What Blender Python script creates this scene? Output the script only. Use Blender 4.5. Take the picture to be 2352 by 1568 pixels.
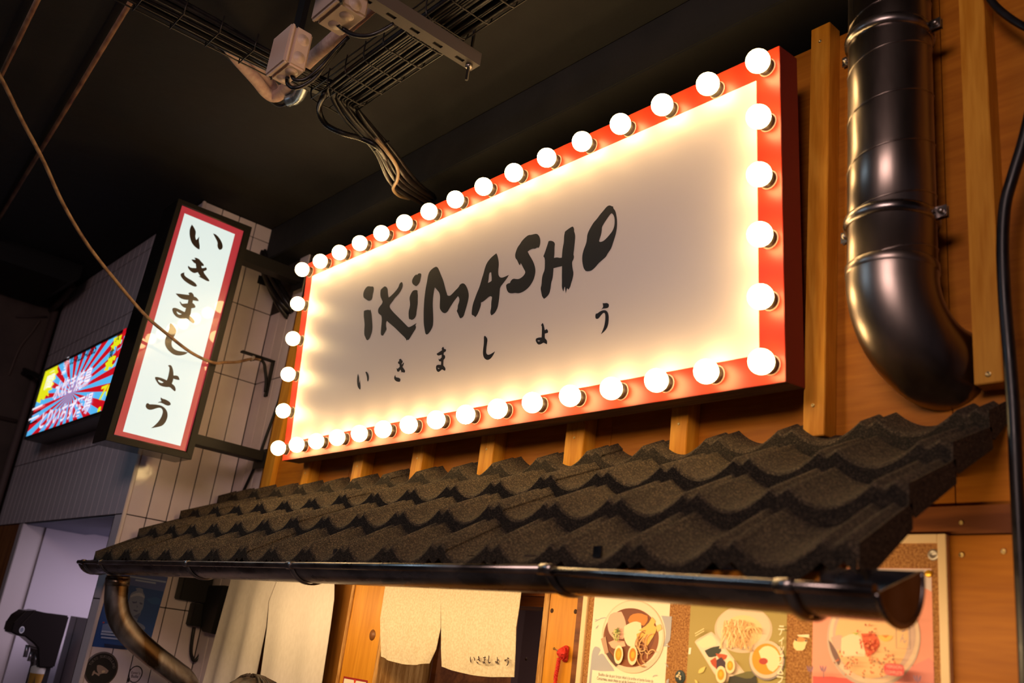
import bpy, bmesh, math, random
from mathutils import Vector, Matrix
random.seed(7)
PI = math.pi
SC = bpy.context.scene
COL = SC.collection
for _o in list(bpy.data.objects):
    bpy.data.objects.remove(_o)

# ------------------------------------------------------------------ camera
cam_d = bpy.data.cameras.new('camera')
cam = bpy.data.objects.new('camera', cam_d)
COL.objects.link(cam)
cam_d.sensor_width = 36.0
cam_d.lens = 32.756
cam_d.clip_start = 0.05
cam.matrix_world = Matrix(((0.65803, 0.16878, 0.73383, 3.24541),
                           (0.74300, -0.30374, -0.59640, -1.59706),
                           (0.12224, 0.93769, -0.32527, 1.62079),
                           (0, 0, 0, 1)))
cam_d.dof.use_dof = True
cam_d.dof.focus_distance = 2.7
cam_d.dof.aperture_fstop = 3.0
SC.camera = cam

# ------------------------------------------------------------------ world, lights, exposure
SC.view_settings.view_transform = 'Standard'
SC.view_settings.look = 'None'
SC.view_settings.gamma = 1.0
SC.view_settings.use_curve_mapping = False
SC.view_settings.exposure = 0.0
w = bpy.data.worlds.new('hall')
SC.world = w
w.use_nodes = True
w.node_tree.nodes['Background'].inputs[0].default_value = (0.80, 0.66, 0.86, 1)
w.node_tree.nodes['Background'].inputs[1].default_value = 0.028

def area(name, loc, target, sx, sy, power, col):
    d = bpy.data.lights.new(name, 'AREA')
    d.shape = 'RECTANGLE'
    d.size, d.size_y = sx, sy
    d.energy = power
    d.color = col
    o = bpy.data.objects.new(name, d)
    COL.objects.link(o)
    o.location = loc
    o.rotation_euler = (Vector(target) - Vector(loc)).to_track_quat('-Z', 'Y').to_euler()
    return o

BULB_W = 27.0
area('hall_ceiling_light', (3.1, -2.8, 3.36), (1.4, 0.1, 2.0), 1.2, 1.2, 66, (1.0, 0.70, 0.64))
area('ceiling_panel_light', (0.35, -2.45, 3.36), (0.6, -1.6, 0.0), 0.9, 0.6, 11, (0.50, 0.76, 1.0))
area('eave_strip_light', (1.25, -0.27, 1.775), (1.25, 0.10, 1.55), 2.6, 0.05, 10.5, (1.0, 0.67, 0.33))
area('kitchen_light', (1.15, 0.75, 2.05), (1.1, 0.75, 0.0), 0.7, 0.4, 5, (1.0, 0.86, 0.76))
area('passage_light', (-1.3, 0.35, 1.97), (-1.5, 0.3, 0.0), 0.8, 0.4, 12, (0.92, 0.80, 0.96))

# ------------------------------------------------------------------ materials
MATS = {}
def new_mat(name):
    m = bpy.data.materials.new(name)
    m.use_nodes = True
    return m, m.node_tree, m.node_tree.nodes['Principled BSDF']
def flat(c, rough=0.6, metal=0.0, spec=0.5, coat=0.0):
    k = ('flat', tuple(c), rough, metal, spec, coat)
    if k not in MATS:
        m, nt, b = new_mat('paint')
        b.inputs['Base Color'].default_value = (*c, 1)
        b.inputs['Roughness'].default_value = rough
        b.inputs['Metallic'].default_value = metal
        b.inputs['Specular IOR Level'].default_value = spec
        b.inputs['Coat Weight'].default_value = coat
        b.inputs['Coat Roughness'].default_value = 0.03
        MATS[k] = m
    return MATS[k]
def rgb(r, g, b):
    f = lambda v: (v / 255 / 12.92) if v / 255 <= 0.04045 else ((v / 255 + 0.055) / 1.055) ** 2.4
    return (f(r), f(g), f(b))
def srgb(r, g, b, rough=0.6, **k):
    return flat(tuple(round(v, 4) for v in rgb(r, g, b)), rough, **k)
def emit(c, s, coat=0.0, base=None):
    base = base or tuple(v * 0.3 for v in c)
    k = ('emit', tuple(c), s, coat)
    if k not in MATS:
        m, nt, b = new_mat('glow')
        b.inputs['Base Color'].default_value = (*(base or c), 1)
        b.inputs['Emission Color'].default_value = (*c, 1)
        b.inputs['Emission Strength'].default_value = s
        b.inputs['Roughness'].default_value = 0.35
        b.inputs['Coat Weight'].default_value = coat
        b.inputs['Coat Roughness'].default_value = 0.02
        MATS[k] = m
    return MATS[k]
def noisy(name, c1, c2, scale=20, stretch=(1, 1, 1), detail=5, rough=(0.6, 0.6), metal=0.0, bump=0.0, bscale=None,
          ramp=(0.35, 0.65), coat=0.0, spec=0.5, dist=0.0):
    m, nt, b = new_mat(name)
    tc = nt.nodes.new('ShaderNodeTexCoord')
    mp = nt.nodes.new('ShaderNodeMapping')
    mp.inputs['Scale'].default_value = stretch
    nt.links.new(tc.outputs['Object'], mp.inputs['Vector'])
    n = nt.nodes.new('ShaderNodeTexNoise')
    n.inputs['Scale'].default_value = scale
    n.inputs['Detail'].default_value = detail
    n.inputs['Distortion'].default_value = dist
    nt.links.new(mp.outputs[0], n.inputs['Vector'])
    r = nt.nodes.new('ShaderNodeValToRGB')
    r.color_ramp.elements[0].position, r.color_ramp.elements[1].position = ramp
    r.color_ramp.elements[0].color = (*c1, 1)
    r.color_ramp.elements[1].color = (*c2, 1)
    nt.links.new(n.outputs['Fac'], r.inputs['Fac'])
    nt.links.new(r.outputs['Color'], b.inputs['Base Color'])
    mr = nt.nodes.new('ShaderNodeMapRange')
    mr.inputs['From Min'].default_value, mr.inputs['From Max'].default_value = ramp
    mr.inputs['To Min'].default_value, mr.inputs['To Max'].default_value = rough
    nt.links.new(n.outputs['Fac'], mr.inputs['Value'])
    nt.links.new(mr.outputs[0], b.inputs['Roughness'])
    b.inputs['Metallic'].default_value = metal
    b.inputs['Coat Weight'].default_value = coat
    b.inputs['Specular IOR Level'].default_value = spec
    if bump:
        n2 = n
        if bscale:
            n2 = nt.nodes.new('ShaderNodeTexNoise')
            n2.inputs['Scale'].default_value = bscale
            n2.inputs['Detail'].default_value = 3
            nt.links.new(mp.outputs[0], n2.inputs['Vector'])
        bp = nt.nodes.new('ShaderNodeBump')
        bp.inputs['Strength'].default_value = bump
        bp.inputs['Distance'].default_value = 0.004
        nt.links.new(n2.outputs['Fac'], bp.inputs['Height'])
        nt.links.new(bp.outputs[0], b.inputs['Normal'])
    return m
def wood(name, c1, c2, axis='Z', scale=5.0, rough=0.5, rings=1.0, band=0.28, spec=0.22):
    """grain that runs along one axis, with wandering growth bands"""
    m, nt, b = new_mat(name)
    tc = nt.nodes.new('ShaderNodeTexCoord')
    oi = nt.nodes.new('ShaderNodeObjectInfo')
    ad = nt.nodes.new('ShaderNodeVectorMath')
    sc = nt.nodes.new('ShaderNodeVectorMath'); sc.operation = 'SCALE'
    sc.inputs['Scale'].default_value = 9.0
    cmb = nt.nodes.new('ShaderNodeCombineXYZ')
    for i in range(3):
        nt.links.new(oi.outputs['Random'], cmb.inputs[i])
    nt.links.new(cmb.outputs[0], sc.inputs[0])
    nt.links.new(tc.outputs['Object'], ad.inputs[0]); nt.links.new(sc.outputs[0], ad.inputs[1])
    mp = nt.nodes.new('ShaderNodeMapping')
    s = {'X': (0.09, 1, 1), 'Y': (1, 0.09, 1), 'Z': (1, 1, 0.09)}[axis]
    mp.inputs['Scale'].default_value = s
    nt.links.new(ad.outputs[0], mp.inputs['Vector'])
    n = nt.nodes.new('ShaderNodeTexNoise')
    n.inputs['Scale'].default_value = scale * 2
    n.inputs['Detail'].default_value = 3
    n.inputs['Distortion'].default_value = 0.4
    nt.links.new(mp.outputs[0], n.inputs['Vector'])
    mul = nt.nodes.new('ShaderNodeMath'); mul.operation = 'MULTIPLY'; mul.inputs[1].default_value = 34 * rings
    nt.links.new(n.outputs['Fac'], mul.inputs[0])
    sn = nt.nodes.new('ShaderNodeMath'); sn.operation = 'SINE'
    nt.links.new(mul.outputs[0], sn.inputs[0])
    n2 = nt.nodes.new('ShaderNodeTexNoise')
    n2.inputs['Scale'].default_value = scale * 26
    n2.inputs['Detail'].default_value = 2
    nt.links.new(mp.outputs[0], n2.inputs['Vector'])
    a = nt.nodes.new('ShaderNodeMath'); a.operation = 'MULTIPLY_ADD'
    a.inputs[1].default_value = band
    nt.links.new(sn.outputs[0], a.inputs[0]); nt.links.new(n2.outputs['Fac'], a.inputs[2])
    r = nt.nodes.new('ShaderNodeValToRGB')
    r.color_ramp.elements[0].position, r.color_ramp.elements[1].position = 0.15, 0.85
    r.color_ramp.elements[0].color = (*c1, 1)
    r.color_ramp.elements[1].color = (*c2, 1)
    nt.links.new(a.outputs[0], r.inputs['Fac'])
    nt.links.new(r.outputs['Color'], b.inputs['Base Color'])
    b.inputs['Roughness'].default_value = rough
    b.inputs['Specular IOR Level'].default_value = spec
    bp = nt.nodes.new('ShaderNodeBump'); bp.inputs['Strength'].default_value = 0.12; bp.inputs['Distance'].default_value = 0.002
    nt.links.new(n2.outputs['Fac'], bp.inputs['Height']); nt.links.new(bp.outputs[0], b.inputs['Normal'])
    return m
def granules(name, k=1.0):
    """stone grit bonded to metal tiles"""
    m, nt, b = new_mat(name)
    tc = nt.nodes.new('ShaderNodeTexCoord')
    geo = nt.nodes.new('ShaderNodeNewGeometry')
    v = nt.nodes.new('ShaderNodeTexVoronoi'); v.inputs['Scale'].default_value = 420
    nt.links.new(geo.outputs['Position'], v.inputs['Vector'])
    sep = nt.nodes.new('ShaderNodeSeparateColor')
    nt.links.new(v.outputs['Color'], sep.inputs[0])
    r = nt.nodes.new('ShaderNodeValToRGB')
    e = r.color_ramp.elements
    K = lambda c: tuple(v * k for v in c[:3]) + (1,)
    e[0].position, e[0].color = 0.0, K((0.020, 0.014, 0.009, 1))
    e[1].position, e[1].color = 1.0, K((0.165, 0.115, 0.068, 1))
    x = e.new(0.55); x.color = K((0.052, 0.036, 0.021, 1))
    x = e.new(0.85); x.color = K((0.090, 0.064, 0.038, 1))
    nt.links.new(sep.outputs[0], r.inputs['Fac'])
    n = nt.nodes.new('ShaderNodeTexNoise'); n.inputs['Scale'].default_value = 9
    nt.links.new(geo.outputs['Position'], n.inputs['Vector'])
    mx = nt.nodes.new('ShaderNodeMix'); mx.data_type = 'RGBA'; mx.blend_type = 'MULTIPLY'
    mx.inputs[0].default_value = 0.5
    nt.links.new(r.outputs[0], mx.inputs[6]); nt.links.new(n.outputs['Color'], mx.inputs[7])
    nt.links.new(r.outputs[0], b.inputs['Base Color'])
    b.inputs['Roughness'].default_value = 0.85
    b.inputs['Specular IOR Level'].default_value = 0.25
    bp = nt.nodes.new('ShaderNodeBump'); bp.inputs['Strength'].default_value = 0.9; bp.inputs['Distance'].default_value = 0.0025
    nt.links.new(v.outputs['Distance'], bp.inputs['Height']); nt.links.new(bp.outputs[0], b.inputs['Normal'])
    return m

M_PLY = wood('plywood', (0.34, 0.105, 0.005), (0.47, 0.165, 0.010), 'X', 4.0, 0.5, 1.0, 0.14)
M_BATTEN = wood('batten_pine', (0.52, 0.20, 0.010), (0.68, 0.31, 0.030), 'Z', 6.0, 0.5)
M_POST = wood('post_pine', (0.54, 0.21, 0.012), (0.68, 0.30, 0.026), 'Z', 5.0, 0.42, 1.0, 0.16)
M_EDGE = wood('ply_edge', (0.36, 0.16, 0.035), (0.62, 0.34, 0.11), 'Z', 26.0, 0.6, 0.6)
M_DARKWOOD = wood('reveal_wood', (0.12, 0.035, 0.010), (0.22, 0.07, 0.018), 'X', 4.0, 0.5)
M_GRIT = granules('stone_grit')
M_GRITSHADE = granules('stone_grit_shade', 0.45)  # same grit for the tile lips, their shade painted in as darker colour
M_GUTTER = noisy('blackened_zinc', (0.11, 0.095, 0.092), (0.46, 0.41, 0.39), 9, (1, 2, 2), 4, (0.20, 0.36), 1.0, 0.05, ramp=(0.3, 0.7))
M_SPOUT = noisy('burnt_steel', (0.16, 0.095, 0.045), (0.52, 0.47, 0.44), 11, (1, 1, 0.6), 5, (0.26, 0.42), 1.0, 0.25, 14, ramp=(0.38, 0.62), dist=0.6)
M_DUCT = noisy('smoked_duct', (0.13, 0.105, 0.092), (0.42, 0.35, 0.31), 6, (1, 1, 0.25), 5, (0.26, 0.40), 1.0, 0.08, 20, ramp=(0.3, 0.7))
M_STEEL = flat((0.40, 0.37, 0.34), 0.35, 1.0)
M_BLACKMETAL = flat((0.010, 0.009, 0.009), 0.5, spec=0.25)
M_BRONZE = flat((0.060, 0.045, 0.030), 0.35, 0.6)
M_RUBBER = noisy('cable_jacket', (0.005, 0.004, 0.005), (0.011, 0.009, 0.010), 30, rough=(0.30, 0.42), spec=0.4)
M_CEIL = noisy("black_ceiling", (0.0034, 0.0028, 0.0036), (0.0075, 0.0060, 0.0074), 5, detail=8, rough=(0.8, 0.9), bump=0.5, bscale=22)
M_WHITE_TILE = noisy('glazed_tile', rgb(206, 190, 197), rgb(216, 203, 206), 6, rough=(0.12, 0.16), bump=0.25, bscale=16)
M_GROUT = flat(tuple(rgb(48, 36, 34)), 0.9)
M_PANEL = flat((0.80, 0.71, 0.66), 0.38, spec=0.6)
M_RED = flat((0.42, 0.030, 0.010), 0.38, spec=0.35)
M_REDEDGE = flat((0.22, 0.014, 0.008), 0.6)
M_INK = flat((0.012, 0.010, 0.011), 0.5, spec=0.35)
M_BULB = emit((1.0, 0.66, 0.27), BULB_W, base=(1, 1, 1))
M_LINEN = noisy('linen', (0.60, 0.50, 0.34), (0.72, 0.62, 0.46), 160, (1, 1, 1), 2, (0.9, 0.9), 0.0, 0.15)
M_CANVAS = noisy('canvas', (0.68, 0.62, 0.56), (0.73, 0.67, 0.61), 90, (1, 1, 0.5), 3, (0.9, 0.9), 0.0, 0.1)
M_CORK = noisy('cork', (0.26, 0.10, 0.028), (0.52, 0.26, 0.085), 260, (1, 1, 1), 3, (0.9, 0.9), 0.0, 0.3, ramp=(0.38, 0.66))
M_PINKPIPE = noisy('pipe_lagging', (0.46, 0.30, 0.25), (0.56, 0.40, 0.33), 60, (1, 1, 1), 3, (0.7, 0.8), 0.0, 0.4)
M_BOX = flat(tuple(rgb(205, 180, 165)), 0.45)
M_ROPE = noisy('rusty_cord', (0.13, 0.062, 0.028), (0.30, 0.19, 0.10), 30, (1, 1, 1), 4, (0.6, 0.75), 0.0, 0.4)
M_ROD = noisy('rusty_rod', (0.10, 0.035, 0.018), (0.24, 0.12, 0.06), 12, (1, 1, 1), 4, (0.5, 0.65), 0.0, 0.2)
M_BROWNWALL = noisy('dark_plaster', (0.055, 0.034, 0.028), (0.10, 0.066, 0.054), 4, detail=7, rough=(0.8, 0.9), bump=0.3, bscale=30)
M_PLASTER = flat(tuple(rgb(190, 178, 190)), 0.7)

# ------------------------------------------------------------------ builders
BASE = {}
def tag(o, label=None, cat=None, group=None, kind=None):
    if label: o['label'] = label
    if cat: o['category'] = cat
    if group: o['group'] = group
    if kind: o['kind'] = kind
    return o
def thing(name, label, cat, loc=(0, 0, 0), group=None):
    o = bpy.data.objects.new(name, None)
    COL.objects.link(o)
    o.empty_display_size = 0.05
    o.location = loc
    BASE[o] = Vector(loc)
    return tag(o, label, cat, group)
class G:
    def __init__(s):
        s.v, s.f, s.m, s.s, s.mats = [], [], [], [], []
    def slot(s, mat):
        if mat not in s.mats: s.mats.append(mat)
        return s.mats.index(mat)
    def add(s, vs, fs, mat=None, smooth=False):
        n = len(s.v)
        s.v += [tuple(p) for p in vs]
        k = s.slot(mat) if mat else 0
        for f in fs:
            s.f.append(tuple(i + n for i in f)); s.m.append(k); s.s.append(smooth)
        return s
    def box(s, a, b, mat=None):
        (x0, y0, z0), (x1, y1, z1) = a, b
        vs = [(x0, y0, z0), (x1, y0, z0), (x1, y1, z0), (x0, y1, z0), (x0, y0, z1), (x1, y0, z1), (x1, y1, z1), (x0, y1, z1)]
        return s.add(vs, [(0, 3, 2, 1), (4, 5, 6, 7), (0, 1, 5, 4), (1, 2, 6, 5), (2, 3, 7, 6), (3, 0, 4, 7)], mat)
    def obox(s, o, ax, ay, az, mat=None):
        """box from corner o along three edge vectors"""
        o, ax, ay, az = map(Vector, (o, ax, ay, az))
        if ax.cross(ay).dot(az) < 0: ax, ay = ay, ax
        vs = [o, o + ax, o + ax + ay, o + ay, o + az, o + ax + az, o + ax + ay + az, o + ay + az]
        return s.add(vs, [(0, 3, 2, 1), (4, 5, 6, 7), (0, 1, 5, 4), (1, 2, 6, 5), (2, 3, 7, 6), (3, 0, 4, 7)], mat)
    def prism(s, pts, d, mat=None):
        """polygon of 3D points pushed along vector d"""
        n = len(pts); d = Vector(d)
        vs = [Vector(p) for p in pts] + [Vector(p) + d for p in pts]
        fs = [tuple(range(n))[::-1], tuple(range(n, 2 * n))] + [(i, (i + 1) % n, n + (i + 1) % n, n + i) for i in range(n)]
        return s.add(vs, fs, mat)
    def tube(s, pts, r, n=8, mat=None, caps=True, smooth=True):
        pts = [Vector(p) for p in pts]
        rr = r if isinstance(r, (list, tuple)) else [r] * len(pts)
        T = []
        for i in range(len(pts)):
            a, b = pts[max(i - 1, 0)], pts[min(i + 1, len(pts) - 1)]
            T.append((b - a).normalized())
        u = T[0].orthogonal().normalized()
        rings = []
        for i, p in enumerate(pts):
            u = (u - T[i] * u.dot(T[i])).normalized()
            v = T[i].cross(u)
            rings.append([p + (u * math.cos(2 * PI * k / n) + v * math.sin(2 * PI * k / n)) * rr[i] for k in range(n)])
        vs = [q for r_ in rings for q in r_]
        fs = [(i * n + k, i * n + (k + 1) % n, (i + 1) * n + (k + 1) % n, (i + 1) * n + k) for i in range(len(pts) - 1) for k in range(n)]
        s.add(vs, fs, mat, smooth)
        if caps:
            m = len(s.v) - len(vs)
            k0 = s.slot(mat) if mat else 0
            s.f.append(tuple(m + k for k in range(n))[::-1]); s.m.append(k0); s.s.append(False)
            e = m + (len(pts) - 1) * n
            s.f.append(tuple(e + k for k in range(n))); s.m.append(k0); s.s.append(False)
        return s
    def lathe(s, o, axis, prof, n=16, mat=None, smooth=True):
        """prof: (distance along axis, radius)"""
        o, a = Vector(o), Vector(axis).normalized()
        u = a.orthogonal().normalized(); v = a.cross(u)
        vs = [o + a * h + (u * math.cos(2 * PI * k / n) + v * math.sin(2 * PI * k / n)) * max(r, 1e-5) for h, r in prof for k in range(n)]
        fs = [(i * n + k, i * n + (k + 1) % n, (i + 1) * n + (k + 1) % n, (i + 1) * n + k) for i in range(len(prof) - 1) for k in range(n)]
        return s.add(vs, fs, mat, smooth)
    def grid(s, P, mat=None, smooth=True):
        """P[i][j] points"""
        n, m = len(P), len(P[0])
        return s.add([p for r in P for p in r], [(i * m + j, i * m + j + 1, (i + 1) * m + j + 1, (i + 1) * m + j) for i in range(n - 1) for j in range(m - 1)], mat, smooth)
    def mesh(s, name, mat=None, base=(0, 0, 0), bevel=0.0):
        me = bpy.data.meshes.new(name)
        b = Vector(base)
        me.from_pydata([Vector(p) - b for p in s.v], [], s.f)
        for m in (s.mats or [mat]): me.materials.append(m)
        me.polygons.foreach_set('material_index', s.m)
        me.polygons.foreach_set('use_smooth', s.s)
        me.update()
        if bevel:
            bm = bmesh.new(); bm.from_mesh(me)
            ed = [e for e in bm.edges if len(e.link_faces) == 2 and e.calc_face_angle(0) > 0.6]
            bmesh.ops.bevel(bm, geom=ed, offset=bevel, segments=2, affect='EDGES', clamp_overlap=True)
            bm.to_mesh(me); bm.free()
        return me
    def make(s, name, mat=None, parent=None, base=None, bevel=0.0, **kw):
        if parent is not None: base = BASE[parent]
        elif base is None: base = (0, 0, 0)
        o = bpy.data.objects.new(name, s.mesh(name, mat, base, bevel))
        COL.objects.link(o)
        if parent is not None: o.parent = parent
        else: o.location = base
        BASE[o] = Vector(base)
        return tag(o, **kw)
def place(name, me, parent, loc):
    """one more piece that shares mesh data; loc is an offset in the parent's space"""
    o = bpy.data.objects.new(name, me)
    COL.objects.link(o)
    o.parent = parent
    o.location = loc
    BASE[o] = BASE[parent]
    return o
def spl(pts, n=6):
    """Catmull-Rom through the points"""
    P = [Vector(p) for p in pts]
    P = [P[0] * 2 - P[1]] + P + [P[-1] * 2 - P[-2]]
    out = []
    for i in range(1, len(P) - 2):
        a, b, c, d = P[i - 1:i + 3]
        for k in range(n):
            t = k / n
            out.append(0.5 * ((2 * b) + (c - a) * t + (2 * a - 5 * b + 4 * c - d) * t * t + (3 * b - a - 3 * c + d) * t ** 3))
    out.append(P[-2])
    return out
def chaikin(p):
    """round the soft corners of a closed outline, keep the sharp ones"""
    out, n = [], len(p)
    for i in range(n):
        a, b, c = Vector(p[i - 1]), Vector(p[i]), Vector(p[(i + 1) % n])
        if (b - a).length > 1e-6 and (c - b).length > 1e-6 and (b - a).angle(c - b) > 1.0:
            out.append(b)
        else:
            out += [b.lerp(a, 0.25), b.lerp(c, 0.25)]
    return out
def fill2d(loops, smooth=True):
    """outlines with holes -> (verts2d, faces)"""
    cu = bpy.data.curves.new('outline', 'CURVE')
    cu.dimensions = '2D'; cu.fill_mode = 'BOTH'
    for lp in loops:
        q = chaikin(lp) if smooth else [Vector(p) for p in lp]
        sp = cu.splines.new('POLY')
        sp.points.add(len(q) - 1)
        for i, p in enumerate(q): sp.points[i].co = (p[0], p[1], 0, 1)
        sp.use_cyclic_u = True
    o = bpy.data.objects.new('outline', cu)
    me = o.to_mesh()
    vs = [(v.co.x, v.co.y) for v in me.vertices]
    fs = [tuple(p.vertices) for p in me.polygons]
    o.to_mesh_clear()
    bpy.data.objects.remove(o); bpy.data.curves.remove(cu)
    return vs, fs
_TX = {}
def text2d(t, bold=0.0):
    """string -> (verts2d, faces, w0, h0, w1, h1)"""
    if (t, bold) in _TX: return _TX[(t, bold)]
    cu = bpy.data.curves.new('words', 'FONT')
    cu.body = t; cu.size = 1.0; cu.offset = bold; cu.resolution_u = 3
    o = bpy.data.objects.new('words', cu)
    COL.objects.link(o)
    dg = bpy.context.evaluated_depsgraph_get()
    me = bpy.data.meshes.new_from_object(o.evaluated_get(dg))
    vs = [(v.co.x, v.co.y) for v in me.vertices]
    fs = [tuple(p.vertices) for p in me.polygons]
    bpy.data.objects.remove(o); bpy.data.curves.remove(cu); bpy.data.meshes.remove(me)
    xs = [v[0] for v in vs] or [0, 1]; ys = [v[1] for v in vs] or [0, 1]
    _TX[(t, bold)] = (vs, fs, min(xs), min(ys), max(xs), max(ys))
    return _TX[(t, bold)]
class Art(G):
    """flat print: layers stacked outwards on one plane; fn(u, v, lift) -> 3D"""
    def __init__(s, fn, step=0.00025):
        super().__init__(); s.fn, s.step, s.k = fn, step, 1
    def lay(s, vs, fs, mat):
        s.add([s.fn(u, v, s.step * s.k) for u, v in vs], fs, mat); s.k += 1
        return s
    def poly(s, pts, mat):
        return s.lay(pts, [tuple(range(len(pts)))], mat)
    def shape(s, loops, mat, smooth=True):
        vs, fs = fill2d(loops, smooth)
        return s.lay(vs, fs, mat)
    def ell(s, c, rx, ry, mat, rot=0.0, n=28):
        ca, sa = math.cos(rot), math.sin(rot)
        return s.poly([(c[0] + rx * math.cos(t) * ca - ry * math.sin(t) * sa, c[1] + rx * math.cos(t) * sa + ry * math.sin(t) * ca)
                       for t in (2 * PI * i / n for i in range(n))], mat)
    def line(s, pts, wd, mat):
        pts = [Vector(p) for p in pts]
        L, R = [], []
        for i, p in enumerate(pts):
            t = (pts[min(i + 1, len(pts) - 1)] - pts[max(i - 1, 0)]).normalized()
            nn = Vector((-t.y, t.x)) * wd / 2
            L.append(p + nn); R.append(p - nn)
        n = len(pts)
        return s.lay([tuple(p) for p in L + R], [(i, i + 1, n + i + 1, n + i) for i in range(n - 1)], mat)
    def text(s, t, box, mat, bold=0.0, rot=0.0):
        """fit the words into box (u0, v0, u1, v1)"""
        vs, fs, a, b, c, d = text2d(t, bold)
        u0, v0, u1, v1 = box
        cu, cv = (u0 + u1) / 2, (v0 + v1) / 2
        ca, sa = math.cos(rot), math.sin(rot)
        out = []
        for x, y in vs:
            u = u0 + (x - a) / max(c - a, 1e-6) * (u1 - u0) - cu
            v = v0 + (y - b) / max(d - b, 1e-6) * (v1 - v0) - cv
            out.append((cu + u * ca - v * sa, cv + u * sa + v * ca))
        return s.lay(out, fs, mat)
def front(y):
    return lambda u, v, l: (u, y - l, v)      # print on a wall that faces the hall
def sideways(x):
    return lambda u, v, l: (x + l, u, v)      # print on a wall that faces along the row of stalls

# ================================================================== SETTING
CZ = 3.42
G().box((-4.5, -7.0, -0.12), (6.0, 3.2, 0.0)).make('floor', noisy('floor_concrete', (0.10, 0.09, 0.085), (0.17, 0.15, 0.14), 6), kind='structure')
G().box((-4.5, -7.0, CZ), (6.0, 3.2, CZ + 0.12)).make('ceiling', M_CEIL, kind='structure')
# dropped beam along the top of the shop front
G().box((-0.66, 0.03, 3.253), (5.0, 0.42, CZ), M_CEIL).make('trim_1', bevel=0.004, kind='structure')

# shop front: plywood sheets on a backing wall, with seams, battens and screws
wb = thing('wall_back', None, None, (1.2, 0.121, 0)); tag(wb, kind='structure')
G().box((-0.384, 0.145, 1.98), (4.2, 0.20, 3.16)).make('backing', M_DARKWOOD, wb)
seams = [-0.345, 0.30, 1.590, 2.475, 3.40]
for a, b in zip(seams[:-1], seams[1:]):
    G().box((a + 0.0012, 0.121, 1.942), (b - 0.0012, 0.145, 3.151), M_PLY).make('plywood_panel', parent=wb)
G().box((1.567, 0.121, 1.936), (2.62, 0.145, 1.9405), M_PLY).make('plywood_panel', M_PLY, wb)
G().box((1.567, 0.100, 0.0), (3.4, 0.145, 1.936), M_PLY).make('plywood_panel', M_PLY, wb)
G().box((1.60, 0.104, 1.940), (3.3, 0.122, 1.99), M_DARKWOOD).make('ledger_board', M_PLY, wb)
M_SCREW = flat((0.62, 0.46, 0.20), 0.3, 1.0)
M_HOLE = flat((0.05, 0.02, 0.008), 0.9)
def screw(x, y, z, r=0.0042, d=(0, -1, 0), parent=None):
    g = G()
    g.lathe((x, y, z), d, [(0, r), (0.0012, r), (0.0018, r * 0.55), (0.0006, r * 0.5), (0.0006, 0)], 10, M_SCREW)
    return g.make('screw', parent=parent)
for x0, x1 in [(0.035, 0.086), (0.396, 0.459), (0.756, 0.817), (1.103, 1.168), (1.465, 1.535), (1.825, 1.876)]:
    b = G().box((x0, 0.075, 2.10), (x1, 0.121, 3.10)).make('batten', M_BATTEN, wb, bevel=0.0015)
    screw((x0 + x1) / 2, 0.075, 2.205, 0.0035, parent=b)
b = G().box((2.183, 0.075, 2.14), (2.233, 0.121, 3.166)).make('batten', M_BATTEN, wb, bevel=0.0015)
screw(2.206, 0.075, 2.207, parent=b); screw(2.208, 0.075, 3.12, parent=b)
b = G().box((2.536, 0.075, 2.205), (2.587, 0.121, 3.24)).make('batten', M_BATTEN, wb, bevel=0.0015)
screw(2.562, 0.075, 2.222, 0.0055, parent=b)
# board at the left end of the front
b = G().box((-0.345, 0.098, 1.9), (-0.262, 0.121, 3.02)).make('end_board', M_BATTEN, wb, bevel=0.0015)
G().box((-0.385, 0.112, 1.9), (-0.346, 0.16, 3.02)).make('edge_board', M_DARKWOOD, wb)
for x, z in [(2.492,1.9017),(2.5634,1.9075)]:
    screw(x, 0.0995, z, 0.005, parent=wb)
screw((2.4914,1.9597)[0], 0.1035, (2.4914,1.9597)[1], 0.004, parent=wb)

G().box((-0.384, 0.128, 0.0), (0.492, 0.16, 1.94)).make('plywood_panel', wood('side_board', (0.20, 0.075, 0.010), (0.32, 0.13, 0.022), 'Z', 5.0), wb)
# door frame of the kitchen opening, left and right
p = thing('trim_2', None, None, (0.60, 0.10, 0)); tag(p, kind='structure')
G().box((0.493, 0.098, 0), (0.509, 0.30, 1.94)).make('edge_strip', M_EDGE, p)
b = G().box((0.510, 0.102, 0), (0.700, 0.126, 1.94)).make('plank', M_POST, p)
G().lathe((0.655, 0.1018, 1.655), (0, -1, 0), [(0, 0.017), (0.0004, 0.017), (0.0005, 0.0)], 14, flat((0.22, 0.075, 0.015), 0.5)).make('knot', None, b)
G().box((0.701, 0.098, 0), (0.720, 0.30, 1.94)).make('edge_strip', M_EDGE, p)
p = thing('trim_3', None, None, (1.5, 0.10, 0)); tag(p, kind='structure')
G().box((1.427, 0.098, 0), (1.446, 0.30, 1.94)).make('edge_strip', M_EDGE, p)
b = G().box((1.448, 0.100, 0), (1.546, 0.126, 1.94)).make('plank', M_POST, p)
for x, z in [(1.4577,1.7624),(1.542,1.7638)]:
    G().lathe((x, 0.0998, z), (0, -1, 0), [(0, 0.006), (0.0003, 0.006), (0.0004, 0)], 10, M_HOLE).make('screw_hole', None, b)
G().box((1.548, 0.098, 0), (1.566, 0.30, 1.94)).make('edge_strip', M_DARKWOOD, p)
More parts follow.
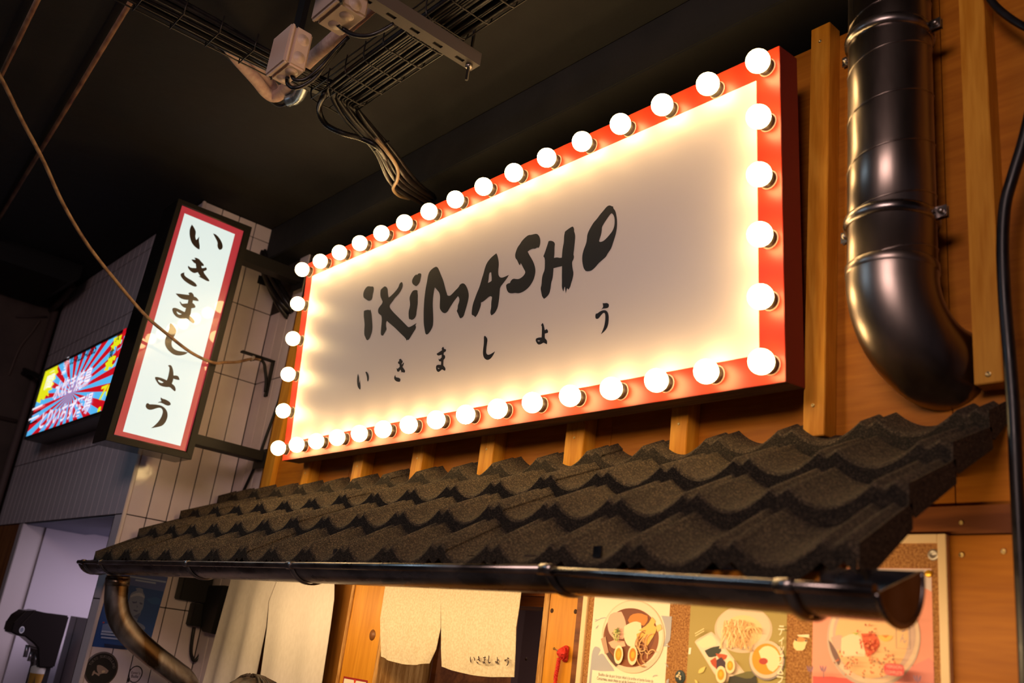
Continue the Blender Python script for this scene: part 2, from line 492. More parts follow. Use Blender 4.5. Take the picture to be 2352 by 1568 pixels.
# reveal, lintel and room behind the opening
p = thing('wall_kitchen', None, None, (1.1, 1.4, 0)); tag(p, kind='structure')
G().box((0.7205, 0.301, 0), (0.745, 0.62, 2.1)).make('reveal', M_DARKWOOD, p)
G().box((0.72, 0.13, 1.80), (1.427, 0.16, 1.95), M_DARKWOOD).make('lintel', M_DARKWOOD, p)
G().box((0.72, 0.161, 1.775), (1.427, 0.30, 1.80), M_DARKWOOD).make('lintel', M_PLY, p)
G().box((-0.20, 1.50, 0), (2.4, 1.56, 2.3)).make('plaster', flat(tuple(rgb(176, 142, 140)), 0.8), p)
G().box((-0.26, 0.14, 0), (-0.20, 1.56, 2.3)).make('plaster', flat(tuple(rgb(176, 142, 140)), 0.8), p)
G().box((2.4, 0.16, 0), (2.46, 1.56, 2.3)).make('plaster', flat(tuple(rgb(176, 142, 140)), 0.8), p)
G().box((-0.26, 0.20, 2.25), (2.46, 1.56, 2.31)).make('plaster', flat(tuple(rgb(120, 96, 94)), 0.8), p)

# ---- white glazed tiles: a block that stands forward of the shop front, and the narrow return beside it
TW, TH, J = 0.0835, 0.335, 0.004
def tile_mesh(w_, h_, ax):
    g = G()
    if ax == 'x': g.box((0, 0, 0), (0.006, w_ - J, h_ - J))
    else: g.box((0, 0, 0), (w_ - J, 0.006, h_ - J))
    return g.mesh('tile', M_WHITE_TILE, bevel=0.0012)
ZR = [1.0, 1.333, 1.668, 2.003, 2.340, 2.675, 3.012, 3.347]
wt = thing('wall_left', None, None, (-0.66, 0.12, 0)); tag(wt, kind='structure')
G().box((-0.78, -0.304, 0), (-0.666, 0.16, CZ)).make('core', M_GROUT, wt)
G().box((-2.72, -0.304, 2.003), (-0.78, 0.0, CZ)).make('core', M_GROUT, wt)
off = -BASE[wt]
ms = {}
for i, z in enumerate(ZR):
    h = (ZR[i + 1] if i + 1 < len(ZR) else CZ) - z
    for ax in 'xy':
        ms[ax, i] = tile_mesh(TW, h, ax)
    for k in range(5):                                     # side that faces the sign
        place('tile', ms['x', i], wt, off + Vector((-0.666, -0.297 + k * TW, z)))
    for k in range(24):                                    # face above the passage
        if z >= 2.0:
            place('tile', ms['y', i], wt, off + Vector((-0.756 - k * TW, -0.310, z)))
    if z < 2.0:
        place('tile', ms['y', i], wt, off + Vector((-0.756, -0.310, z)))
G().box((-0.671, -0.313, 0), (-0.657, -0.298, CZ)).make('corner_strip', flat(tuple(rgb(205, 190, 190)), 0.3), wt, bevel=0.003)
G().box((-2.20, -0.312, 0), (-2.127, -0.20, 2.0)).make('jamb', flat(tuple(rgb(190, 175, 178)), 0.4), wt, bevel=0.003)
G().box((-2.70, -0.300, 0), (-2.201, -0.26, 2.0)).make('infill_panel', wood('infill_wood', (0.20, 0.065, 0.02), (0.32, 0.12, 0.035), 'Z', 4, 0.5), wt)
wr = thing('wall_return', None, None, (-0.5, 0.12, 0)); tag(wr, kind='structure')
G().box((-0.664, 0.126, 0), (-0.386, 0.16, 3.40)).make('core', M_GROUT, wr)
off = -BASE[wr]
for i, z in enumerate(ZR):
    for k, x in enumerate((-0.660, -0.566, -0.476)):
        if i >= 6 and k < 2: continue
        h = (ZR[i + 1] if i + 1 < len(ZR) else CZ) - z
        w_ = (0.094, 0.090, 0.090)[k]
        if (w_, i) not in ms: ms[w_, i] = tile_mesh(w_, h, 'y')
        place('tile', ms[w_, i], wr, off + Vector((x, 0.120, z)))
# passage beside the bar
p = thing('wall_passage', None, None, (-2.13, 0.8, 0)); tag(p, kind='structure')
G().box((-2.16, -0.199, 0), (-2.11, 2.2, 2.06)).make('plaster', M_PLASTER, p)
G().box((-2.11, 2.15, 0), (-0.78, 2.2, 2.06)).make('plaster', M_PLASTER, p)
G().box((-0.786, 0.161, 0), (-0.766, 2.15, 2.06)).make('plaster', M_PLASTER, p)
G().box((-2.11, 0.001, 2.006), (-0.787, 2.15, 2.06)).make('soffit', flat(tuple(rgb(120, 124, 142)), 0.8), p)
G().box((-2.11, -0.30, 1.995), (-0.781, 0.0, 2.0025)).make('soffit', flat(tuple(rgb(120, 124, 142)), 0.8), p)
# dark side wall with its conduits
ws = thing('wall_side', None, None, (-2.75, -2.0, 0)); tag(ws, kind='structure')
G().box((-2.86, -6.5, 0), (-2.74, 0.0, CZ)).make('plaster', M_BROWNWALL, ws)
G().tube([(-2.715, -0.335, 1.0), (-2.715, -0.335, 3.37)], 0.022, 10).make('conduit', flat(tuple(rgb(95, 75, 72)), 0.7), ws)
G().tube([(-2.735, -1.3, 2.58), (-2.735, -0.36, 2.60)], 0.012, 8).make('conduit', flat(tuple(rgb(80, 62, 56)), 0.7), ws)
G().tube(spl([(-2.73,-0.4727,2.8485),(-2.73,-0.4603,3.0205),(-2.73,-0.4207,3.1441),(-2.73,-0.3995,3.2215)]), 0.005, 6).make('conduit', flat(tuple(rgb(105, 85, 76)), 0.7), ws)
G().tube([(-2.73,-0.5318,3.1986),(-2.73,-0.3683,3.2548)], 0.006, 6).make('conduit', flat(tuple(rgb(80, 62, 58)), 0.7), ws)
G().tube([(-2.72, -0.36, 3.30), (-2.50, -0.36, 3.33), (-2.35, -0.36, 3.37)], 0.018, 8).make('conduit', flat(tuple(rgb(90, 70, 66)), 0.7), ws)

# ================================================================== MARQUEE SIGN
TILT = 0.07907
SW, SH = 2.1878, 0.80
UP = Vector((0, -math.sin(TILT), math.cos(TILT)))
OUT = Vector((0, -math.cos(TILT), -math.sin(TILT)))
SO = Vector((0, 0, 2.24))
def S(a, b, n=0.0): return SO + Vector((a, 0, 0)) + UP * b + OUT * n
sign = thing('marquee_sign', 'large red and cream marquee sign ringed with lit globe bulbs above the tiled awning', 'sign', tuple(S(SW / 2, 0.0, -0.04)))
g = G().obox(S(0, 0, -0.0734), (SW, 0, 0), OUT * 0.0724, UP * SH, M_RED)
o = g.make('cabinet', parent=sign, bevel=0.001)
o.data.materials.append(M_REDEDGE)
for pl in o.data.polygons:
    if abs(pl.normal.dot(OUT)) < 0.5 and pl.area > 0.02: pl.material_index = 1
o.data.materials.append(noisy('raw_wood_edge', (0.10, 0.065, 0.05), (0.20, 0.14, 0.11), 8, (1, 12, 12), 4, (0.7, 0.8)))
for pl in o.data.polygons:
    if pl.normal.dot(UP) < -0.9: pl.material_index = 2
face = G().obox(S(0.053, 0.068, -0.001), (2.072, 0, 0), OUT * 0.0022, UP * 0.665).make('face_panel', M_PANEL, sign)
GLYPHS = [[[(0.4864,0.593),(0.509,0.586),(0.5208,0.5841),(0.5287,0.5763),(0.5296,0.563),(0.5258,0.5525),(0.5265,0.5421),(0.5223,0.5336),(0.5064,0.532),(0.4903,0.5395),(0.4773,0.547),(0.4652,0.5543),(0.4601,0.5669),(0.4626,0.5797),(0.4723,0.5889)],[(0.4782,0.5007),(0.4895,0.5015),(0.5096,0.4989),(0.5162,0.4948),(0.5212,0.4975),(0.5256,0.491),(0.5329,0.4784),(0.5392,0.4587),(0.5452,0.4392),(0.5494,0.422),(0.548,0.4076),(0.5436,0.3975),(0.5375,0.3877),(0.5303,0.3839),(0.523,0.3834),(0.5148,0.389),(0.5063,0.3997),(0.4989,0.4075),(0.4951,0.4266),(0.494,0.4453),(0.4879,0.4632),(0.4814,0.4794),(0.4791,0.4911)]],[[(0.6003,0.5674),(0.6142,0.559),(0.6209,0.5511),(0.6241,0.5385),(0.6284,0.5266),(0.633,0.5179),(0.647,0.5216),(0.664,0.5288),(0.6806,0.5378),(0.6883,0.5452),(0.6914,0.5535),(0.6981,0.5583),(0.7065,0.5582),(0.7131,0.5486),(0.713,0.5369),(0.705,0.5261),(0.6903,0.5158),(0.6736,0.5086),(0.6603,0.4979),(0.6465,0.49),(0.6445,0.4841),(0.649,0.4759),(0.6703,0.4581),(0.6942,0.4408),(0.7212,0.4214),(0.7477,0.4022),(0.7658,0.3887),(0.7752,0.3834),(0.7934,0.3852),(0.8071,0.3882),(0.818,0.3901),(0.8121,0.3834),(0.8171,0.3778),(0.8159,0.3712),(0.8081,0.3641),(0.7983,0.3548),(0.7898,0.3461),(0.781,0.3391),(0.7749,0.3415),(0.7696,0.339),(0.7641,0.3464),(0.7493,0.3576),(0.733,0.3684),(0.7131,0.3825),(0.6929,0.3968),(0.6693,0.4119),(0.6489,0.4247),(0.6368,0.4328),(0.6328,0.426),(0.6349,0.4149),(0.6408,0.4022),(0.6346,0.3944),(0.628,0.3885),(0.6229,0.3828),(0.6134,0.3845),(0.6067,0.3906),(0.6048,0.4062),(0.6045,0.4243),(0.6043,0.4424),(0.5993,0.4579),(0.5929,0.4624),(0.5788,0.4707),(0.5724,0.4797),(0.5735,0.4905),(0.5832,0.4977),(0.5932,0.5029),(0.5965,0.5105),(0.5883,0.5214),(0.5795,0.5316),(0.575,0.5455),(0.5752,0.5585),(0.5838,0.5631)]],[[(0.7982,0.5662),(0.8072,0.5663),(0.8178,0.5615),(0.819,0.5538),(0.8165,0.5451),(0.8152,0.5343),(0.8074,0.5267),(0.7946,0.5222),(0.7846,0.5282),(0.7728,0.5355),(0.766,0.5455),(0.7683,0.5544),(0.7762,0.562),(0.7861,0.5662),(0.7956,0.5634)],[(0.7827,0.5114),(0.7965,0.5097),(0.8057,0.5049),(0.8056,0.4993),(0.8105,0.4872),(0.8111,0.4742),(0.814,0.4589),(0.8127,0.4445),(0.8114,0.4302),(0.8116,0.4174),(0.8036,0.4081),(0.7875,0.4061),(0.7791,0.411),(0.7737,0.4112),(0.769,0.4176),(0.7639,0.4398),(0.769,0.4554),(0.7684,0.4685),(0.7611,0.4886),(0.7662,0.5005),(0.7754,0.5097)]],[[(0.898,0.5677),(0.9088,0.5619),(0.9175,0.5507),(0.93,0.5323),(0.9407,0.5163),(0.9497,0.5016),(0.9574,0.4856),(0.9652,0.4696),(0.9723,0.4574),(0.9751,0.4515),(0.9875,0.4467),(0.9979,0.4501),(1.0143,0.4587),(1.0308,0.4664),(1.0365,0.4739),(1.0482,0.4759),(1.0607,0.471),(1.0728,0.4579),(1.081,0.444),(1.0868,0.429),(1.0863,0.4154),(1.0824,0.4009),(1.0777,0.3865),(1.0728,0.3739),(1.0684,0.3629),(1.0563,0.3594),(1.0494,0.3624),(1.0412,0.3752),(1.0315,0.3883),(1.0354,0.3952),(1.0346,0.4057),(1.0389,0.4134),(1.0408,0.4234),(1.0365,0.4321),(1.0311,0.4367),(1.011,0.4228),(1.0038,0.4156),(0.9941,0.4072),(0.9848,0.396),(0.9716,0.3922),(0.9555,0.3993),(0.9475,0.4071),(0.9402,0.4156),(0.9383,0.4293),(0.9374,0.4437),(0.9364,0.4563),(0.9303,0.4702),(0.9189,0.4807),(0.9108,0.4879),(0.9027,0.4946),(0.9,0.484),(0.8986,0.4699),(0.8983,0.452),(0.9001,0.4337),(0.9043,0.415),(0.9084,0.3964),(0.9116,0.3745),(0.9108,0.3606),(0.9024,0.3498),(0.8924,0.3411),(0.8814,0.3387),(0.8734,0.3437),(0.8675,0.3581),(0.8597,0.3774),(0.8555,0.3997),(0.8518,0.4238),(0.8499,0.4477),(0.8492,0.4715),(0.8511,0.5022),(0.8559,0.5286),(0.8576,0.5466),(0.8645,0.5588),(0.8796,0.5653)]],[[(1.2065,0.535),(1.2135,0.5236),(1.22,0.506),(1.222,0.4928),(1.221,0.4803),(1.2215,0.4691),(1.2248,0.4588),(1.2337,0.4508),(1.2452,0.4485),(1.2587,0.4493),(1.272,0.4506),(1.2639,0.4419),(1.2514,0.4323),(1.2345,0.4202),(1.2348,0.4064),(1.2345,0.3878),(1.2328,0.3711),(1.2306,0.3592),(1.2238,0.3482),(1.2154,0.3422),(1.2042,0.3395),(1.199,0.3455),(1.1976,0.3535),(1.2004,0.3638),(1.1987,0.3798),(1.2007,0.3935),(1.2002,0.3983),(1.1928,0.4022),(1.1837,0.4011),(1.1703,0.3952),(1.1566,0.391),(1.1499,0.3916),(1.1501,0.3821),(1.1468,0.3733),(1.142,0.364),(1.1359,0.3549),(1.1271,0.3488),(1.1216,0.3546),(1.1114,0.359),(1.1077,0.3637),(1.108,0.3781),(1.1108,0.3951),(1.1185,0.4111),(1.1263,0.427),(1.1344,0.4397),(1.1401,0.4529),(1.1454,0.4694),(1.1511,0.4826),(1.1562,0.5008),(1.1641,0.515),(1.1772,0.5247),(1.1929,0.5312)],[(1.1809,0.4795),(1.1881,0.4786),(1.1901,0.4701),(1.1926,0.4584),(1.1927,0.4504),(1.1855,0.4481),(1.1762,0.4475),(1.1784,0.4601),(1.1784,0.4745)]],[[(1.3808,0.5506),(1.3885,0.5467),(1.3966,0.5375),(1.401,0.5263),(1.4015,0.5155),(1.399,0.507),(1.3952,0.5034),(1.3897,0.5064),(1.3814,0.5042),(1.3706,0.5075),(1.3599,0.5072),(1.3491,0.5038),(1.357,0.4918),(1.3689,0.4765),(1.3786,0.4619),(1.385,0.4482),(1.3882,0.4353),(1.3871,0.4235),(1.382,0.4097),(1.3724,0.3983),(1.3615,0.3903),(1.3451,0.3841),(1.3281,0.3823),(1.3172,0.3837),(1.306,0.3874),(1.2905,0.3893),(1.278,0.3932),(1.2695,0.4008),(1.2634,0.413),(1.2625,0.4217),(1.2705,0.4246),(1.2784,0.4235),(1.2832,0.4309),(1.2928,0.4341),(1.3041,0.4304),(1.3176,0.4268),(1.3303,0.4292),(1.3396,0.4339),(1.3444,0.4397),(1.3436,0.4445),(1.3367,0.4537),(1.3268,0.4685),(1.3218,0.4751),(1.3191,0.4688),(1.3145,0.4723),(1.3041,0.4896),(1.2969,0.4961),(1.2937,0.5062),(1.2961,0.5166),(1.3026,0.5291),(1.3139,0.5379),(1.3199,0.5441),(1.3324,0.551),(1.3472,0.5556),(1.3603,0.5528),(1.369,0.552)]],[[(1.5293,0.5319),(1.5344,0.5283),(1.5379,0.5199),(1.5372,0.5157),(1.5416,0.5063),(1.5436,0.4955),(1.5423,0.4797),(1.5411,0.4625),(1.5391,0.4455),(1.5419,0.4412),(1.5414,0.4333),(1.5361,0.4267),(1.5354,0.4218),(1.539,0.405),(1.5436,0.3917),(1.5411,0.3772),(1.5362,0.3655),(1.533,0.3548),(1.5268,0.3483),(1.5206,0.354),(1.5168,0.3398),(1.5125,0.3594),(1.5106,0.3591),(1.5066,0.347),(1.4998,0.3615),(1.4996,0.3782),(1.498,0.393),(1.4974,0.4107),(1.4965,0.4233),(1.4816,0.4244),(1.4626,0.4252),(1.4625,0.4131),(1.4614,0.3957),(1.4563,0.3837),(1.4557,0.3707),(1.4519,0.354),(1.4415,0.346),(1.4306,0.3425),(1.4218,0.3517),(1.4177,0.3644),(1.4136,0.3771),(1.417,0.3867),(1.417,0.4046),(1.4197,0.4173),(1.426,0.4278),(1.4263,0.4426),(1.4246,0.464),(1.4178,0.4718),(1.4229,0.4811),(1.4281,0.4933),(1.4333,0.5056),(1.4358,0.5128),(1.443,0.5128),(1.4556,0.5072),(1.4633,0.4992),(1.4621,0.4875),(1.4634,0.4692),(1.4624,0.4561),(1.4755,0.4543),(1.4858,0.4499),(1.4941,0.4488),(1.4944,0.4672),(1.4964,0.4815),(1.499,0.4927),(1.4984,0.5107),(1.5014,0.524),(1.512,0.5278)]],[[(1.667,0.5538),(1.6771,0.5476),(1.6811,0.5459),(1.6814,0.5409),(1.6894,0.5313),(1.6935,0.5188),(1.6969,0.5022),(1.6976,0.4851),(1.6952,0.4675),(1.6902,0.4534),(1.6854,0.4421),(1.6815,0.432),(1.6774,0.4254),(1.6672,0.4162),(1.6622,0.409),(1.6482,0.4028),(1.6359,0.3974),(1.6245,0.389),(1.6148,0.3843),(1.6076,0.3825),(1.5908,0.3851),(1.5819,0.395),(1.5775,0.4061),(1.5738,0.4213),(1.5738,0.4371),(1.5786,0.4517),(1.5862,0.4656),(1.5884,0.4765),(1.5889,0.4909),(1.5954,0.5021),(1.6041,0.5128),(1.612,0.5207),(1.6237,0.5275),(1.6342,0.5368),(1.6466,0.5447),(1.6571,0.5524)],[(1.6762,0.5281),(1.6828,0.5219),(1.6877,0.5105),(1.6886,0.4975),(1.687,0.4852),(1.6813,0.4755),(1.6719,0.4683),(1.6597,0.4602),(1.6492,0.456),(1.6383,0.4563),(1.6345,0.4599),(1.6368,0.4678),(1.6409,0.4767),(1.643,0.489),(1.6426,0.4977),(1.6503,0.5069),(1.6606,0.5169),(1.6701,0.5256)]],[[(0.7429,0.2817),(0.7494,0.2782),(0.7533,0.2739),(0.7587,0.2709),(0.7583,0.2659),(0.7539,0.263),(0.7558,0.2591),(0.7624,0.2631),(0.7644,0.2656),(0.7674,0.2623),(0.7659,0.2568),(0.7608,0.2511),(0.7694,0.2433),(0.7778,0.2363),(0.779,0.2318),(0.7754,0.2291),(0.7664,0.2318),(0.754,0.2337),(0.7574,0.235),(0.7499,0.2434),(0.7436,0.2371),(0.7374,0.2376),(0.7306,0.2412),(0.7263,0.252),(0.7331,0.2481),(0.7445,0.2536),(0.7417,0.2627),(0.7351,0.2652),(0.7306,0.2703),(0.7337,0.2738),(0.7386,0.2741),(0.7353,0.279)],[(0.7231,0.23),(0.7249,0.224),(0.7294,0.2197),(0.7421,0.2172),(0.7526,0.2128),(0.7564,0.2079),(0.754,0.2018),(0.7395,0.2036),(0.7262,0.2094),(0.718,0.217),(0.7176,0.2236)]],[[(0.4855,0.2688),(0.4922,0.2602),(0.4972,0.2518),(0.4988,0.2409),(0.501,0.233),(0.5051,0.2438),(0.5075,0.2321),(0.5128,0.2192),(0.5141,0.2084),(0.5094,0.2088),(0.4984,0.2159),(0.4901,0.2269),(0.4846,0.2429),(0.4832,0.2569)],[(0.5383,0.2686),(0.5473,0.2642),(0.5574,0.2537),(0.5614,0.244),(0.5613,0.2335),(0.5567,0.2297),(0.5516,0.2349),(0.548,0.2467),(0.5402,0.2592),(0.534,0.267)]],[[(0.9754,0.2827),(0.9803,0.2788),(0.9828,0.2736),(0.9887,0.2736),(0.9936,0.269),(0.9921,0.2645),(0.9825,0.2627),(0.9825,0.2551),(0.9882,0.2535),(0.9922,0.2481),(0.9908,0.2422),(0.9847,0.2391),(0.9849,0.2302),(0.9858,0.2205),(0.9922,0.2161),(0.999,0.209),(0.9983,0.203),(0.9941,0.2023),(0.9812,0.2097),(0.974,0.206),(0.9647,0.2026),(0.9565,0.2059),(0.9499,0.2137),(0.9476,0.2216),(0.9502,0.2267),(0.959,0.2274),(0.973,0.2245),(0.9734,0.2306),(0.972,0.236),(0.9642,0.2369),(0.9592,0.2411),(0.9579,0.2475),(0.9645,0.243),(0.9735,0.2491),(0.9723,0.2575),(0.9636,0.2569),(0.9547,0.2572),(0.9463,0.2618),(0.9458,0.2653),(0.9576,0.2682),(0.9725,0.2719),(0.9696,0.2772),(0.9724,0.2809)],[(0.9559,0.2176),(0.9627,0.2166),(0.9674,0.2145),(0.9633,0.2124)]],[[(1.1793,0.2816),(1.1879,0.2759),(1.1944,0.2672),(1.1934,0.2562),(1.1917,0.2416),(1.1917,0.2286),(1.1952,0.2224),(1.204,0.2182),(1.2163,0.2199),(1.2329,0.2245),(1.2252,0.2138),(1.2151,0.2053),(1.2029,0.2031),(1.1913,0.2073),(1.182,0.2153),(1.177,0.2273),(1.177,0.2422),(1.1783,0.2551),(1.1774,0.2684),(1.1758,0.2781)]],[[(1.4298,0.2727),(1.4344,0.2683),(1.4389,0.2569),(1.4407,0.2496),(1.4491,0.2515),(1.4549,0.2452),(1.4543,0.2401),(1.4422,0.2397),(1.4425,0.2266),(1.4502,0.2209),(1.4537,0.2134),(1.4524,0.2079),(1.4449,0.2115),(1.4385,0.2152),(1.4302,0.2123),(1.4192,0.2121),(1.4113,0.2182),(1.4056,0.2271),(1.4077,0.232),(1.4162,0.2331),(1.4299,0.2311),(1.4296,0.2447),(1.4287,0.2624),(1.4246,0.2676)],[(1.4132,0.2245),(1.4181,0.2254),(1.425,0.2224),(1.4197,0.2209)]],[[(1.6561,0.2829),(1.662,0.2808),(1.6705,0.2803),(1.6782,0.2757),(1.6791,0.2698),(1.6755,0.2656),(1.667,0.266),(1.6583,0.2675),(1.6524,0.2662),(1.6577,0.2709),(1.6584,0.2736)],[(1.6628,0.2628),(1.6705,0.2592),(1.6761,0.2532),(1.6793,0.2443),(1.6799,0.2312),(1.6781,0.2185),(1.6728,0.2097),(1.6636,0.2033),(1.6542,0.1994),(1.6601,0.2088),(1.665,0.2194),(1.6675,0.2336),(1.6675,0.2467),(1.665,0.2541),(1.66,0.2556),(1.6527,0.2513),(1.6444,0.2438),(1.6369,0.2432),(1.6323,0.247),(1.6313,0.2539),(1.6339,0.2592),(1.6372,0.2577),(1.6499,0.2626)]]]
for loops in GLYPHS:
    a = Art(lambda u, v, l: S(u, v, 0.0012 + l), 0.0004)
    a.shape(loops, M_INK)
    a.make('letter', parent=face)
MX, MZ, MB, BD = 0.0324, 0.0453, 0.0396, 0.0356
spots = [(MX + (SW - 2 * MX) * i / 15, SH - MZ) for i in range(16)] + [(MX + (SW - 2 * MX) * i / 15, MB) for i in range(16)]
for i in range(1, 5):
    z = MB + (SH - MZ - MB) * i / 5
    spots += [(MX, z), (SW - MX, z)]
def ico(c, r, mat):
    bm = bmesh.new(); bmesh.ops.create_icosphere(bm, subdivisions=3, radius=r)
    g = G().add([Vector(c) + v.co for v in bm.verts], [tuple(v.index for v in f.verts) for f in bm.faces], mat, True)
    bm.free(); return g
p0 = S(0, 0, 0)
BULB = ico(p0 + OUT * (BD + 0.002), 0.0278, M_BULB).mesh('light_bulb', base=p0)
g = G()
g.lathe(p0, OUT, [(0, 0.0225), (0.001, 0.0225), (0.001, 0.019)], 18, flat((0.62, 0.40, 0.30), 0.4))
g.lathe(p0, OUT, [(0.0, 0.0195), (0.017, 0.0190), (0.018, 0.0172), (0.013, 0.0172), (0.022, 0.012)], 18, flat((0.045, 0.032, 0.022), 0.4))
for h in (0.004, 0.009):
    g.lathe(p0, OUT, [(h, 0.0194), (h + 0.0012, 0.0204), (h + 0.0024, 0.0194)], 18, flat((0.045, 0.032, 0.022), 0.4))
SOCK = g.mesh('socket', base=p0)
for a, b in spots:
    bl = place('light_bulb', BULB, sign, S(a, b) - BASE[sign])
    place('socket', SOCK, bl, (0, 0, 0))

# ================================================================== BLADE SIGN
VX = -0.34
vs_ = [(-0.5187,3.2365),(-0.1911,3.243),(-0.213,2.2204),(-0.5472,2.2175)]
blade = thing('blade_sign', 'tall black framed lightbox sign with red border on white tiled wall', 'sign', (-0.41, -0.37, 2.2))
inner = [(-0.5008,3.2184),(-0.2188,3.2159),(-0.2381,2.2441),(-0.5259,2.2413)]
white = [(-0.4782,3.1884),(-0.2541,3.1862),(-0.2658,2.2635),(-0.4922,2.2643)]
G().prism([(VX - 0.006, *q) for q in vs_], (-0.150, 0, 0), flat((0.008, 0.007, 0.006), 0.14, spec=0.4)).make('casing', parent=blade, bevel=0.002)
g = G()
for i in range(4):
    j = (i + 1) % 4
    g.prism([(VX - 0.006, *vs_[i]), (VX - 0.006, *vs_[j]), (VX - 0.006, *inner[j]), (VX - 0.006, *inner[i])], (0.010, 0, 0), flat((0.012, 0.010, 0.008), 0.5, spec=0.2))
g.make('frame', parent=blade, bevel=0.0008)
g = G()
for i in range(4):
    g.tube([(VX + 0.0005, *inner[i]), (VX + 0.0005, *inner[(i + 1) % 4])], 0.0038, 6, M_BRONZE)
g.make('inner_rim', parent=blade)
a = Art(lambda u, v, l: (VX - 0.006 + l, u, v), 0.0006)
a.poly(inner, emit((0.50, 0.040, 0.052), 0.72, 0.8))
lb = a.make('border', parent=blade)
a = Art(lambda u, v, l: (VX - 0.0052 + l, u, v), 0.0006)
a.poly(white, emit((0.76, 0.90, 0.89), 0.84, 0.8))
lf = a.make('light_panel', parent=blade)
